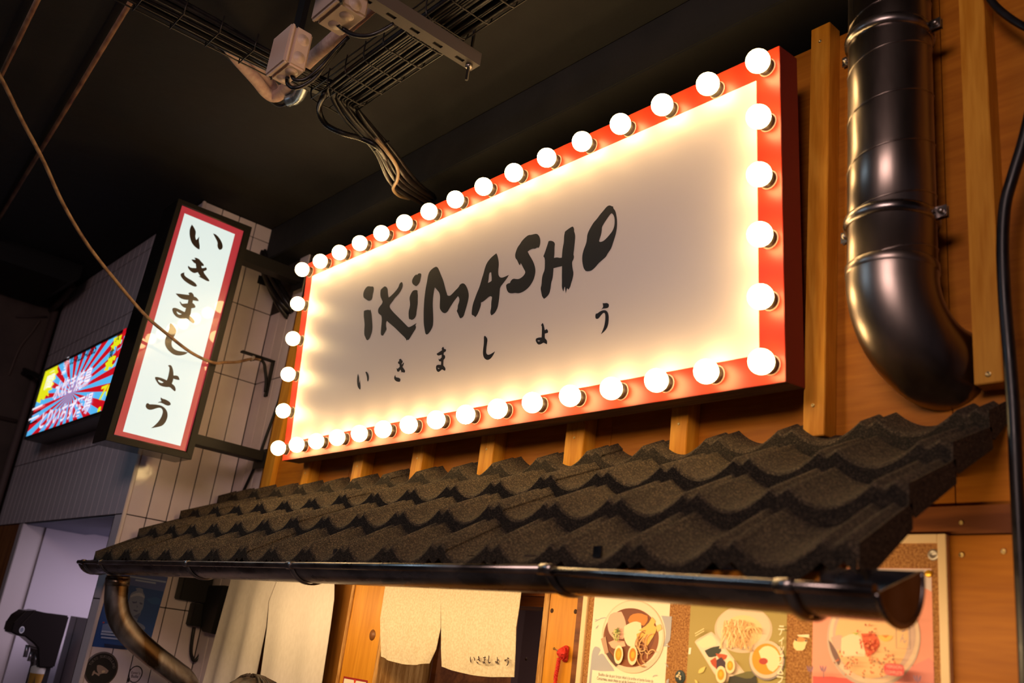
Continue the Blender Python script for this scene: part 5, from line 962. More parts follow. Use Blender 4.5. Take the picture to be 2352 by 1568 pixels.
# --- pink poster
a = Art(front(CY), 0.0002)
sheet(a, 2.204, 1.42, 2.441, 1.876, srgb(246, 160, 138))
a.shape([[(2.30, 1.8755), (2.4405, 1.8755), (2.4405, 1.8355), (2.425, 1.843), (2.408, 1.857), (2.36, 1.866)]], srgb(226, 206, 206))
for P, c in [([(2.2061,1.6709),(2.2187,1.671),(2.246,1.674),(2.2631,1.6729),(2.2918,1.6745),(2.3036,1.6673),(2.3036,1.6611),(2.2065,1.6517)],(236,92,88)),([(2.3806,1.6836),(2.3994,1.7043),(2.4211,1.715),(2.4329,1.7219),(2.4417,1.7147),(2.4407,1.6745),(2.3716,1.6677)],(236,146,138)),([(2.4187,1.754),(2.4174,1.7408),(2.414,1.7278),(2.4087,1.7153),(2.4015,1.7037),(2.3926,1.693),(2.3822,1.6836),(2.3705,1.6757),(2.3577,1.6695),(2.3441,1.6651),(2.3301,1.6627),(2.3159,1.6623),(2.3019,1.6641),(2.2884,1.668),(2.2758,1.6739),(2.2644,1.6818),(2.2545,1.6914),(2.2464,1.7026),(2.2404,1.7151),(2.2366,1.7285),(2.2352,1.7425),(2.2363,1.7568),(2.2397,1.7709),(2.2455,1.7845),(2.2535,1.7971),(2.2634,1.8084),(2.275,1.8181),(2.2879,1.826),(2.3017,1.8319),(2.3162,1.8356),(2.3309,1.8371),(2.3453,1.8364),(2.3593,1.8335),(2.3723,1.8285),(2.3841,1.8217),(2.3945,1.8132),(2.4033,1.8032),(2.4102,1.792),(2.4151,1.7799),(2.418,1.7671)],(206,180,164)),([(2.4172,1.7569),(2.4159,1.7442),(2.4126,1.7317),(2.4075,1.7196),(2.4005,1.7083),(2.3918,1.698),(2.3817,1.689),(2.3704,1.6814),(2.358,1.6754),(2.3449,1.6712),(2.3313,1.6689),(2.3175,1.6686),(2.304,1.6703),(2.2909,1.6741),(2.2787,1.6798),(2.2677,1.6875),(2.2582,1.6968),(2.2504,1.7076),(2.2446,1.7196),(2.2409,1.7326),(2.2396,1.7461),(2.2406,1.7598),(2.2439,1.7734),(2.2495,1.7864),(2.2572,1.7986),(2.2668,1.8095),(2.278,1.8189),(2.2905,1.8265),(2.3039,1.8321),(2.3179,1.8357),(2.332,1.8371),(2.346,1.8364),(2.3595,1.8336),(2.3721,1.8289),(2.3836,1.8223),(2.3937,1.8141),(2.4022,1.8044),(2.4089,1.7936),(2.4136,1.7819),(2.4164,1.7696)],(238,206,178)),([(2.4102,1.7585),(2.409,1.7467),(2.406,1.7351),(2.4013,1.7239),(2.3949,1.7134),(2.3869,1.7039),(2.3776,1.6955),(2.3672,1.6885),(2.3558,1.683),(2.3438,1.6791),(2.3313,1.6771),(2.3187,1.6768),(2.3063,1.6785),(2.2944,1.6821),(2.2833,1.6874),(2.2732,1.6945),(2.2645,1.7031),(2.2574,1.7132),(2.2521,1.7243),(2.2488,1.7363),(2.2476,1.7488),(2.2486,1.7614),(2.2516,1.774),(2.2567,1.786),(2.2638,1.7972),(2.2725,1.8072),(2.2827,1.8159),(2.2941,1.8229),(2.3063,1.8281),(2.3191,1.8315),(2.332,1.8328),(2.3448,1.8322),(2.3572,1.8296),(2.3687,1.8252),(2.3793,1.8191),(2.3885,1.8115),(2.3963,1.8026),(2.4025,1.7926),(2.4069,1.7817),(2.4095,1.7703)],(216,182,168)),([(2.397,1.7536),(2.396,1.7426),(2.3933,1.7317),(2.3891,1.7212),(2.3834,1.7115),(2.3763,1.7026),(2.368,1.6947),(2.3587,1.6882),(2.3485,1.6831),(2.3378,1.6796),(2.3267,1.6777),(2.3155,1.6775),(2.3045,1.6791),(2.294,1.6825),(2.2841,1.6875),(2.2752,1.6942),(2.2675,1.7023),(2.2613,1.7116),(2.2566,1.722),(2.2537,1.7331),(2.2526,1.7447),(2.2535,1.7565),(2.2562,1.7681),(2.2607,1.7793),(2.2669,1.7897),(2.2746,1.799),(2.2836,1.8071),(2.2936,1.8136),(2.3045,1.8185),(2.3158,1.8216),(2.3273,1.8229),(2.3386,1.8224),(2.3496,1.82),(2.3599,1.8159),(2.3693,1.8103),(2.3776,1.8032),(2.3846,1.7949),(2.3901,1.7855),(2.394,1.7754),(2.3964,1.7647)],(242,196,142)),([(2.239,1.7395),(2.2453,1.7345),(2.2603,1.714),(2.2653,1.7037),(2.2605,1.6949),(2.2506,1.7069),(2.243,1.7235)],(126,92,88)),([(2.244,1.7442),(2.26,1.7506),(2.2674,1.7489),(2.2664,1.7209),(2.2504,1.7262)],(226,176,160)),([(2.2662,1.7445),(2.2868,1.7543),(2.3035,1.7521),(2.3106,1.7388),(2.3118,1.7304),(2.3153,1.7202),(2.3129,1.7148),(2.2917,1.7142),(2.2701,1.7105),(2.2651,1.7208)],(250,222,186)),([(2.3059,1.7554),(2.334,1.7571),(2.3431,1.743),(2.3419,1.7346),(2.3327,1.7225),(2.3187,1.7142),(2.3141,1.7243),(2.3106,1.7388)],(222,96,56)),([(2.3386,1.7542),(2.3682,1.755),(2.3659,1.7486),(2.3545,1.7427),(2.3431,1.7472)],(250,196,96)),([(2.3466,1.7547),(2.3614,1.7556),(2.3546,1.75)],(238,134,40)),([(2.288,1.7555),(2.3023,1.7563),(2.2964,1.7517)],(180,190,80))]: a.shape([P], srgb(*c))
random.seed(9)
k0 = (2.3235,1.7354)
for i in range(60):
    x_, z_ = k0[0] + random.gauss(0, 0.009), k0[1] + random.gauss(0, 0.014)
    a.ell((x_, z_), 0.0024, 0.0016, srgb(*random.choice([(206, 74, 40), (228, 104, 62), (176, 54, 30), (240, 140, 90)])), random.uniform(0, PI), 6)
for P in [(2.2881,1.7013),(2.2894,1.6909),(2.2677,1.7039),(2.2976,1.7),(2.3071,1.7049),(2.3429,1.7109),(2.3519,1.7034),(2.3552,1.6904),(2.3233,1.6815),(2.3701,1.7242),(2.3744,1.7123),(2.381,1.7108),(2.3428,1.6955),(2.3609,1.699),(2.3677,1.7118),(2.2918,1.687),(2.2845,1.7179)]:
    for i in range(5):
        a.ell((P[0] + random.gauss(0, 0.003), P[1] + random.gauss(0, 0.004)), 0.0022, 0.0015, srgb(*random.choice([(214, 118, 74), (196, 92, 56), (150, 96, 74)])), random.uniform(0, PI), 6)
for p in [(2.2205,1.6787),(2.2484,1.6811),(2.4288,1.6802)]:
    a.line([(p[0], p[1] - 0.012), (p[0], p[1])], 0.001, srgb(130, 86, 120))
    for dx in (-0.0045, -0.001, 0.003):
        a.ell((p[0] + dx * 1.2, p[1] + 0.004), 0.0016, 0.006, srgb(134, 96, 128), -dx * 90, 8)
bd = [(2.3676,1.7052),(2.405,1.6848)]
cxb, czb = (bd[0][0] + bd[1][0]) / 2, (bd[0][1] + bd[1][1]) / 2
a.shape([[(bd[0][0] + 0.004, bd[0][1]), (bd[1][0] - 0.004, bd[0][1]), (bd[1][0], bd[0][1] - 0.005), (bd[1][0], bd[1][1] + 0.005), (bd[1][0] - 0.004, bd[1][1]), (bd[0][0] + 0.004, bd[1][1]), (bd[0][0], bd[1][1] + 0.005), (bd[0][0], bd[0][1] - 0.005)]], srgb(214, 74, 78))
a.text('VERSION', (cxb - 0.0145, czb + 0.002, cxb + 0.0145, czb + 0.0075), srgb(246, 190, 176))
a.text('COMPLETE', (cxb - 0.0155, czb - 0.0075, cxb + 0.0155, czb - 0.002), srgb(246, 190, 176))
bb = [(2.3915,1.7852),(2.4167,1.7317)]
fr = [(bb[0][0], bb[0][1]), (bb[1][0], bb[0][1]), (bb[1][0], bb[1][1]), (bb[0][0], bb[1][1]), (bb[0][0], bb[0][1])]
a.line(fr, 0.0012, srgb(130, 96, 100))
cxb = (bb[0][0] + bb[1][0]) / 2
for ch, dz in (('う', 0.018), ('ど', 0.040), ('ん', 0.0)):
    a.text(ch, (cxb - 0.005, bb[1][1] + 0.010 + dz, cxb + 0.006, bb[1][1] + 0.025 + dz), srgb(150, 120, 146))
tag(a.make('menu_poster', base=(2.32, CY, 1.42)), 'pink menu poster of a broad bowl with a red badge on the cork board', 'poster')
px_, pz_ = (2.4361,1.8665)
g = G().lathe((px_, CY - 0.0004, pz_), (0, -1, 0), [(0, 0.0068), (0.002, 0.0066), (0.003, 0.005), (0.0032, 0)], 16, flat((0.78, 0.42, 0.03), 0.3, 0.5))
tag(g.make('push_pin', base=(px_, CY, pz_)), 'brass push pin in the top right corner of the pink poster', 'pin')
tp = (1.9088,1.6963)
g = G().obox((tp[0] - 0.003, CY - 0.0010, tp[1] - 0.0075), (0.006, 0, 0.0005), (0, 0.0006, 0), (0.0008, 0, 0.0135), srgb(248, 240, 222))
tag(g.make('tape_strip', base=(tp[0], CY, tp[1])), 'small white tape strip on the left edge of the olive poster', 'tape')
# round camouflage-like badge and bowl-shaped badge pinned to the cork
bc = (1.8867,1.6407)
a = Art(front(CY - 0.0012), 0.0002)
a.lathe((bc[0], CY + 0.0004, bc[1]), (0, -1, 0), [(0, 0.0142), (0.0012, 0.0140), (0.0016, 0.0132), (0.0016, 0)], 24, srgb(44, 58, 60))
a.k = 3
random.seed(11)
for i in range(12):
    t, r = random.uniform(0, 2 * PI), random.uniform(0, 0.009)
    c = (bc[0] + r * math.cos(t), bc[1] + r * math.sin(t))
    k = random.uniform(0.002, 0.0038)
    a.shape([[(c[0] + k * random.uniform(0.5, 1.2) * math.cos(2 * PI * j / 7), c[1] + k * random.uniform(0.5, 1.2) * math.sin(2 * PI * j / 7)) for j in range(7)]], srgb(*random.choice([(226, 204, 164), (20, 24, 28), (78, 92, 88), (236, 216, 176)])))
tag(a.make('round_badge', base=(bc[0], CY, bc[1])), 'round dark patterned badge on the cork between cream and olive posters', 'badge')
a = Art(front(CY), 0.0002)
BOWL, BEGG, BCH = [[(2.1622,1.729),(2.166,1.7349),(2.1739,1.7376),(2.187,1.7384),(2.1929,1.7366),(2.1936,1.7333),(2.1898,1.7264),(2.1887,1.7208),(2.1836,1.716),(2.1705,1.7151),(2.1638,1.7202)],[(2.1681,1.7328),(2.1739,1.7387),(2.1764,1.7434),(2.1843,1.7405),(2.1922,1.7371),(2.1884,1.7335),(2.178,1.7317)],[(2.1693,1.7349),(2.191,1.7348),(2.1711,1.7447),(2.1972,1.7474),(2.198,1.7408),(2.1738,1.7421)]]
a.prism([(u, CY - 0.0016, v) for u, v in BOWL], (0, 0.0018, 0), srgb(250, 222, 160))
a.k = 9
a.shape([BEGG], srgb(214, 150, 82))
for p in BCH[:2]: a.ell(p, 0.0022, 0.0016, srgb(46, 44, 60))
a.prism([(u, CY - 0.002, v) for u, v in BCH[2:]], (0, 0.002, 0), srgb(248, 232, 190))
tag(a.make('bowl_badge', base=(BOWL[0][0], CY, BOWL[0][1])), 'small cut-out badge of a noodle bowl on the cork beside the pink poster', 'badge')

# ================================================================== THINGS ON THE TILED WALL
WX = -0.6598
a = Art(sideways(WX), 0.0003)
PQ = [(-0.3044,1.4888),(-0.0799,1.4921),(-0.0688,1.7859),(-0.2915,1.7864)]
a.add([(WX, *q) for q in PQ], [(0, 1, 2, 3)], srgb(24, 70, 142))
def pq(s, t):
    b = Vector(PQ[0]).lerp(Vector(PQ[1]), s); u = Vector(PQ[3]).lerp(Vector(PQ[2]), s)
    return tuple(b.lerp(u, t))
a.poly([pq(0, 0.83), pq(1, 0.80), pq(1, 1), pq(0, 1)], srgb(74, 92, 160))
for P, c in [([(-0.1834,1.6159),(-0.2013,1.6595),(-0.2039,1.6899),(-0.2,1.7059),(-0.1812,1.7163),(-0.1886,1.7243),(-0.1736,1.729),(-0.1589,1.7246),(-0.1563,1.7146),(-0.1426,1.6983),(-0.1446,1.6902),(-0.1415,1.6674),(-0.1403,1.652),(-0.1456,1.6411),(-0.1444,1.6258),(-0.1509,1.6199),(-0.1511,1.5994),(-0.1276,1.592),(-0.1132,1.5835),(-0.112,1.5734),(-0.1745,1.5662)],(112,124,166)),([(-0.2019,1.6927),(-0.1864,1.7052),(-0.1636,1.711),(-0.1485,1.7001),(-0.1437,1.6917),(-0.163,1.6981),(-0.1838,1.6952),(-0.199,1.6867)],(150,158,190)),([(-0.1916,1.6736),(-0.178,1.6728),(-0.1709,1.6764),(-0.1703,1.6687),(-0.1842,1.6656)],(66,78,124)),([(-0.1608,1.6738),(-0.1467,1.6718),(-0.1464,1.6654),(-0.1576,1.6665)],(66,78,124)),([(-0.169,1.6638),(-0.1612,1.6545),(-0.1658,1.6513)],(80,92,138)),([(-0.1759,1.6436),(-0.1564,1.641),(-0.1629,1.635),(-0.1759,1.6385)],(70,80,126)),([(-0.1717,1.6173),(-0.1469,1.6358),(-0.1467,1.6243),(-0.1536,1.6093)],(74,88,138)),([(-0.2809,1.5739),(-0.2496,1.5826),(-0.2395,1.5438),(-0.2794,1.5393)],(96,116,166)),([(-0.2834,1.5835),(-0.2759,1.5844),(-0.2768,1.5781),(-0.2838,1.5773)],(150,60,80)),([(-0.2575,1.5047),(-0.1741,1.5035),(-0.1709,1.4913),(-0.2543,1.4927)],(10,34,80)),([(-0.1361,1.6888),(-0.1015,1.7039),(-0.0802,1.6964),(-0.0804,1.6754),(-0.1098,1.6715)],(34,84,154))]: a.shape([P], srgb(*c))
for s0, s1, t in ((0.30, 0.98, 0.93), (0.42, 0.80, 0.895), (0.10, 0.55, 0.20), (0.10, 0.60, 0.165), (0.12, 0.72, 0.125)):
    a.line([pq(s0, t), pq(s1, t)], 0.006, srgb(150, 166, 206))
tag(a.make('event_poster', base=(WX, PQ[0][0], PQ[0][1])), 'blue poster of a classical statue bust on the white tiles', 'poster')
cs = (-0.2439,1.4112)
a = Art(sideways(WX), 0.0003)
a.lathe((WX - 0.0002, cs[0], cs[1]), (1, 0, 0), [(0, 0.064), (0.0008, 0.064), (0.0009, 0)], 36, srgb(96, 82, 78))
a.k = 4
a.ell(cs, 0.058, 0.058, srgb(14, 10, 12), n=36)
for P in [[(-0.2623,1.4231),(-0.2566,1.4255),(-0.2447,1.4241),(-0.2301,1.4175),(-0.214,1.4079),(-0.2156,1.4016),(-0.2195,1.3969),(-0.231,1.3966),(-0.2382,1.3947),(-0.246,1.3904),(-0.2429,1.3882),(-0.2472,1.3854),(-0.2532,1.3885),(-0.2619,1.3927),(-0.2656,1.3923),(-0.2688,1.3854),(-0.2732,1.385),(-0.273,1.3917),(-0.2718,1.4015),(-0.2675,1.4043),(-0.2635,1.3986),(-0.255,1.3957),(-0.2497,1.3949),(-0.2569,1.4028),(-0.261,1.4123)]]: a.shape([P], srgb(150, 128, 116))
for P in [[(-0.2401,1.4019),(-0.2376,1.407),(-0.2288,1.4078),(-0.2263,1.4031),(-0.2303,1.3991),(-0.2377,1.3978)]]: a.shape([P], srgb(196, 170, 140))
for txt, r_, t0, st in (('TOKYO SUKUSELLAND', 0.0465, 2.85, -0.165),):
    for i, ch in enumerate(txt):
        if ch == ' ': continue
        t = t0 + st * i
        c = (cs[0] + r_ * math.cos(t), cs[1] + r_ * math.sin(t))
        a.text(ch, (c[0] - 0.0035, c[1] - 0.005, c[0] + 0.0035, c[1] + 0.005), srgb(120, 108, 104), 0.0, t - PI / 2)
tag(a.make('round_sticker', base=(WX, cs[0], cs[1])), 'black round sticker with a fish emblem on the white tiles', 'sticker')
rs = (-0.1068,1.4038)
a = Art(sideways(WX), 0.0003)
a.line([(rs[0] + (0.0255 + 0.001 * math.sin(3 * t)) * math.cos(t), rs[1] + 0.0305 * math.sin(t)) for t in (PI * 1.25 - 2 * PI * i / 40 for i in range(40))], 0.004, srgb(22, 12, 18))
a.ell((rs[0] - 0.021, rs[1] - 0.023), 0.005, 0.009, srgb(22, 12, 18))
a.text('Eater\'s', (rs[0] - 0.018, rs[1] + 0.001, rs[0] + 0.018, rs[1] + 0.011), srgb(50, 34, 42))
a.text('Bulle', (rs[0] - 0.015, rs[1] - 0.013, rs[0] + 0.013, rs[1] - 0.002), srgb(50, 34, 42))
tag(a.make('ring_sticker', base=(WX, rs[0], rs[1])), 'small sticker of a brushed black ring beside the round fish sticker', 'sticker')
# black power units
pu = thing('power_unit', 'black power supply with a looped cable on the white tiles', 'power supply', (-0.66,0.0612,1.6724))
b1 = [(-0.0398,1.7652),(0.0693,1.7669),(0.113,1.6903),(-0.0248,1.705)]
ys = [p[0] for p in b1]; zs = [p[1] for p in b1]
yb0, yb1, zb0 = -0.0248, 0.1016, 1.705
G().box((-0.6595, yb0, zb0), (-0.60, yb1, zb0 + 0.13), M_BLACKMETAL).make('casing', parent=pu, bevel=0.004)
yc0, yc1, zc0 = 0.0475, 0.1138, 1.6106
G().box((-0.6595, yc0, zc0), (-0.61, yc1, zb0 - 0.004), M_BLACKMETAL).make('adapter', parent=pu, bevel=0.004)
G().tube(spl([(-0.63,0.0761,1.606),(-0.63,0.0793,1.5547),(-0.63,0.0879,1.5044),(-0.63,0.1077,1.4774),(-0.63,0.125,1.4995),(-0.63,0.135,1.5521),(-0.63,0.1416,1.5962)]), 0.0075, 8).make('cable', M_RUBBER, pu)
bp_ = [(-0.6391,1.7757),(-0.4518,1.7801),(-0.4755,1.5903),(-0.5744,1.5947)]
h = G().prism([(x, 0.085, z) for x, z in bp_], (0, 0.034, 0)).make('black_cover', M_BLACKMETAL, base=(-0.5, 0.1, 1.6), bevel=0.003)
tag(h, 'flat black cover plate between the power supply and the canvas curtain', 'cover')
# shelf bracket with the cord tied to it
sb = thing('shelf_bracket', 'black curved iron shelf bracket on the white tiled return', 'bracket', (-0.516, 0.118, 2.6))
bxx = -0.516
at_ = [(-0.0385,2.7582),(0.1203,2.7589),(0.1195,2.5943)]
g = G().box((bxx - 0.013, at_[0][0], at_[1][1] - 0.006), (bxx + 0.013, 0.117, at_[1][1] + 0.002), M_BLACKMETAL)
g.box((bxx - 0.013, 0.111, at_[2][1]), (bxx + 0.013, 0.1195, at_[1][1] + 0.002), M_BLACKMETAL)
g.make('angle_plate', parent=sb, bevel=0.001)
g = G().tube(spl([(-0.516,0.0092,2.7327),(-0.516,0.0417,2.7468),(-0.516,0.071,2.7396),(-0.516,0.0869,2.7078),(-0.516,0.1018,2.6617),(-0.516,0.1087,2.6133)]), 0.007, 8, M_BLACKMETAL)
g.make('brace', parent=sb)
cord = thing('hanging_cord', 'rusty brown cord sagging across the blade sign to the shelf bracket', 'cord', (-0.3, -0.3, 2.6))
rp_ = [(-0.49,0.043,2.7389),(-0.48,-0.0013,2.7276),(-0.42,-0.0862,2.6778),(-0.355,-0.1669,2.6405),(-0.31,-0.2323,2.6132),(-0.27,-0.3382,2.614),(-0.235,-0.4575,2.6448),(-0.2,-0.5742,2.6834),(-0.1,-0.7349,2.7414),(0.0,-0.8761,2.7949),(0.1,-1.0035,2.862),(0.2,-1.1129,2.9346),(0.3,-1.2197,2.9916),(0.4,-1.3209,3.0469),(0.5,-1.4223,3.0816)]
G().tube(spl(rp_, 8), 0.0062, 8).make('strand', M_ROPE, cord)
t_ = Vector(rp_[1])
g = G()
for k in (0, 1):
    g.tube([t_ + Vector((0.010 * math.cos(q), 0.006 * k + 0.004 * math.sin(q), 0.012 * math.sin(q) + 0.004)) for q in (2 * PI * i / 12 for i in range(13))], 0.0012, 5, flat((0.55, 0.5, 0.45), 0.6))
g.make('wire_tie', parent=cord)
# thin black cable down the return and the cable run above
h = G().tube(spl([(-0.3492,0.108,2.6296),(-0.3674,0.108,2.5349),(-0.4091,0.108,2.4053),(-0.447,0.108,2.295),(-0.5217,0.108,2.1591),(-0.5479,0.108,2.0766)]), 0.0065, 8).make('cable', M_RUBBER)
tag(h, 'black cable dropping down the white tiled return behind the sign bracket', 'cable')
h = G().box((-0.50, 0.095, 2.5925), (-0.455, 0.119, 2.6825)).make('cable_clip', M_BLACKMETAL)
bpy.data.objects.remove(h)
bun = thing('cable_bundle', 'bundle of black cables entering the wall behind the blade sign bracket', 'cables', (-0.45, 0.07, 3.05))
random.seed(4)
for i in range(9):
    j = (i % 3 - 1) * 9; k = (i // 3 - 1) * 0.016
    pts = [Vector(p) for p in [(-0.8434,-0.02,3.681),(-0.7569,-0.0,3.4484),(-0.6748,0.03,3.2775),(-0.5682,0.05,3.1368),(-0.4723,0.08,3.0251),(-0.4543,0.13,2.9755)]]
    pts = [p + Vector((0.0026 * j * (1 + 0.3 * math.sin(i + n)), k, 0.014 * math.sin(i * 2 + n))) for n, p in enumerate(pts)]
    G().tube(spl(pts, 5), 0.0125, 7).make('cable', M_RUBBER, bun)
h = G().box((-0.7298, 0.02, 3.1373), (-0.6598, 0.075, 3.1773)).make('clip', M_BLACKMETAL, bun)

# ================================================================== CEILING SERVICES
TZ = 3.18
tr = thing('cable_tray', 'black wire mesh cable tray hung under the ceiling above the sign', 'cable tray', (1.5, -0.51, TZ))
M_WIRE = flat((0.030, 0.026, 0.024), 0.35, 0.5)
ty0, ty1 = -0.572, -0.444
for y in (ty0, -0.540, -0.508, -0.476, ty1):
    G().tube([(0.857, y, TZ), (2.6, y, TZ)], 0.0022, 6).make('long_wire', M_WIRE, tr)
for y in (ty0 - 0.006, ty1 + 0.006):
    for z in (TZ + 0.026, TZ + 0.052):
        G().tube([(0.857, y, z), (2.6, y, z)], 0.0022, 6).make('long_wire', M_WIRE, tr)
x = 0.862; xb = []
CW = G().tube(spl([(0, ty0 - 0.008, TZ + 0.060), (0, ty0 - 0.006, TZ + 0.012), (0, ty0 + 0.010, TZ - 0.003), (0, -0.508, TZ - 0.0035), (0, ty1 - 0.010, TZ - 0.003), (0, ty1 + 0.006, TZ + 0.012), (0, ty1 + 0.008, TZ + 0.060)], 4), 0.0022, 6).mesh('cross_wire', M_WIRE, base=BASE[tr])
while x < 2.55:
    place('cross_wire', CW, tr, (x, 0, 0)); x += 0.100
cbn = thing('cable_bundle', 'thick bundle of black cables leaving the mesh tray towards the sign', 'cables', (0.9, -0.5, 3.2))
random.seed(21)
end = (0.6249,0.06,3.1633)
tie = (0.8522,-0.3,3.149)
for i in range(15):
    y = ty0 + 0.006 + 0.0082 * i; r = random.uniform(0.0058, 0.0105)
    z = TZ + 0.004 + r + (0.016 if i % 3 == 1 else 0.0)
    a_, b_ = random.uniform(-0.019, 0.019), random.uniform(-0.019, 0.019)
    pts = [(2.6, y, z), (1.9, y + random.uniform(-0.01, 0.01), z), (1.3, y, z + 0.004), (1.0, y, z), (0.925, y * 0.8 - 0.10, z - 0.006), (0.895 + a_, -0.44 + (i - 7) * 0.004, 3.175 + b_),
           (tie[0] + a_, tie[1] + b_ * 0.8, tie[2] + b_), Vector(tie).lerp(Vector(end), 0.5) + Vector((a_ * 2.0, b_ * 2, -0.02 + b_)), (end[0] + a_ * 2, end[1], end[2] + 0.02 + b_)]
    G().tube(spl(pts, 6), r, 7).make('cable', M_RUBBER, cbn)
g = G().tube([(tie[0] + 0.026 * math.cos(q) * 0.9, tie[1] + 0.02 * math.sin(q), tie[2] + 0.026 * math.sin(q)) for q in (2 * PI * i / 16 for i in range(17))], 0.003, 6, M_BLACKMETAL)
g.make('cable_tie', parent=cbn)
cor = thing('corrugated_conduit', 'ribbed black flexible conduit curling out of the mesh tray', 'conduit', (0.85, -0.5, 3.1))
pth = spl([(1.05, -0.548, 3.21), (0.93, -0.552, 3.205)] + [(0.9133,-0.56,3.1701),(0.8157,-0.52,3.1848),(0.7976,-0.48,3.1601),(0.8401,-0.44,3.1319),(0.8611,-0.38,3.1333),(0.8866,-0.33,3.1166),(0.8092,-0.24,3.1331),(0.6866,-0.12,3.1643),(0.5573,0.02,3.212)], 14)
G().tube(pth, [0.0082 + 0.0016 * (i % 2) for i in range(len(pth))], 10, M_RUBBER).make('sleeve', parent=cor)
h = G().tube(spl([(0.9148,-0.36,3.123),(0.8999,-0.3,3.1072),(0.8376,-0.22,3.1113),(0.782,-0.18,3.1045),(0.6968,-0.14,3.1174),(0.6028,-0.06,3.1561),(0.5479,0.02,3.195)], 8), 0.0062, 8).make('cable', noisy('tan_jacket', (0.20, 0.13, 0.07), (0.26, 0.17, 0.10), 20, rough=(0.4, 0.5)))
tag(h, 'loose tan cable looping over the black bundle above the sign', 'cable')
# second tray, crossing the ceiling
t2 = thing('cable_tray', 'narrow black cable tray with cables crossing the ceiling at upper left', 'cable tray', (0.8, -1.0, 3.2))
for x in (0.78, 0.81, 0.84, 0.87):
    G().tube([(x, -1.9, 3.2), (x + 0.05, -0.62, 3.2)], 0.0025, 6).make('long_wire', M_WIRE, t2)
for i in range(12):
    y = -1.85 + 0.105 * i; dx = 0.05 * (y + 1.9) / 1.28
    G().tube([(0.77 + dx, y, 3.25), (0.775 + dx, y, 3.198), (0.875 + dx, y, 3.198), (0.88 + dx, y, 3.25)], 0.0022, 6).make('cross_wire', M_WIRE, t2)
random.seed(8)
for i in range(9):
    x = 0.785 + 0.011 * i; r = random.uniform(0.006, 0.0105)
    G().tube(spl([(x, -1.95, 3.212), (x + 0.012, -1.5, 3.214 + random.uniform(0, 0.02)), (x + 0.03, -1.0, 3.214 + random.uniform(0, 0.03)), (x + 0.045, -0.70, 3.22), (x + 0.07, -0.52, 3.225), (x + 0.25, -0.50, 3.22)], 5), r, 7).make('cable', M_RUBBER, t2)
# perforated strut and threaded rods
st = thing('strut_channel', 'dark perforated strut channel carrying the mesh tray on threaded rods', 'strut', (1.3, -0.5, 3.15))
sx = 1.438
ye = -0.3805
M_STRUT = flat((0.075, 0.060, 0.056), 0.6)
yb = -1.0; hw = 0.0205
g = G()
ys_ = [ye - 0.055 - 0.075 * k for k in range(8)]
cur = ye
for y in ys_:
    g.box((sx - hw, y + 0.014, 3.135), (sx + hw, cur, 3.138), M_STRUT)
    g.box((sx - hw, y - 0.014, 3.135), (sx - 0.006, y + 0.014, 3.138), M_STRUT)
    g.box((sx + 0.006, y - 0.014, 3.135), (sx + hw, y + 0.014, 3.138), M_STRUT)
    cur = y - 0.014
g.box((sx - hw, yb, 3.135), (sx + hw, cur, 3.138), M_STRUT)
for s in (-1, 1):
    g.box((sx + s * hw - (0.003 if s > 0 else 0), yb, 3.138), (sx + s * hw + (0 if s > 0 else 0.003), ye, 3.174), M_STRUT)
g.box((sx - hw + 0.003, yb, 3.139), (sx + hw - 0.003, ye, 3.142), M_BLACKMETAL)
g.make('channel', parent=st)
for y in (ye - 0.022, -0.80):
    g = G().tube([(sx, y, 3.085), (sx, y, CZ)], 0.0045, 8, M_WIRE)
    g.lathe((sx, y, 3.125), (0, 0, 1), [(0, 0), (0, 0.010), (0.010, 0.010), (0.010, 0.004)], 6, M_STEEL)
    g.lathe((sx, y, 3.142), (0, 0, 1), [(0, 0.012), (0.002, 0.012), (0.002, 0.009), (0.010, 0.009), (0.010, 0.004)], 6, M_STEEL)
    g.make('threaded_rod', parent=st)
# junction boxes
def jbox(label, c, sx_, sy_, sz_, mat, cable_pts, knock):
    t = thing('junction_box', label, 'junction box', c)
    x, y, z = c
    G().box((x, y, z), (x + sx_, y + sy_, z + sz_ * 0.72), mat).make('body', parent=t, bevel=0.006)
    if knock == 'down':
        G().box((x - 0.001, y - 0.016, z - 0.001), (x + sx_ + 0.001, y - 0.0008, z + sz_ * 0.72 + 0.001), mat).make('lid', parent=t, bevel=0.005)
    for k in range(2):
        zk, xk = z + sz_ * (0.19 + 0.33 * k), x + sx_ * (0.28 + 0.44 * k)
        g = G()
        for r_, d_ in ((0.0185, 0.0012), (0.0145, 0.0026), (0.0095, 0.0040)):
            g.lathe((x + sx_, y + sy_ * 0.5, zk), (1, 0, 0), [(0, r_), (d_, r_ - 0.0008), (d_ + 0.0003, 0)], 20, mat)
        g.make('knockout', parent=t)
        g = G()
        for r_, d_ in ((0.0185, 0.0012), (0.0140, 0.0026)):
            g.lathe((xk, y + sy_ * 0.5, z), (0, 0, -1), [(0, r_), (d_, r_ - 0.0008), (d_ + 0.0003, 0)], 20, mat)
        g.make('knockout', parent=t)
    G().box((x + sx_ * 0.3, y + sy_ * 0.35, z + sz_ * 0.70), (x + sx_ * 0.7, y + sy_ * 0.65, CZ), M_BLACKMETAL).make('hanger', parent=t)
    for P in cable_pts:
        G().tube(spl(P, 6), 0.0062, 8).make('cable_tail', M_RUBBER, t)
    return t
JB = [0.9553,-0.75,3.1116,0.1135,0.0537,0.1275]
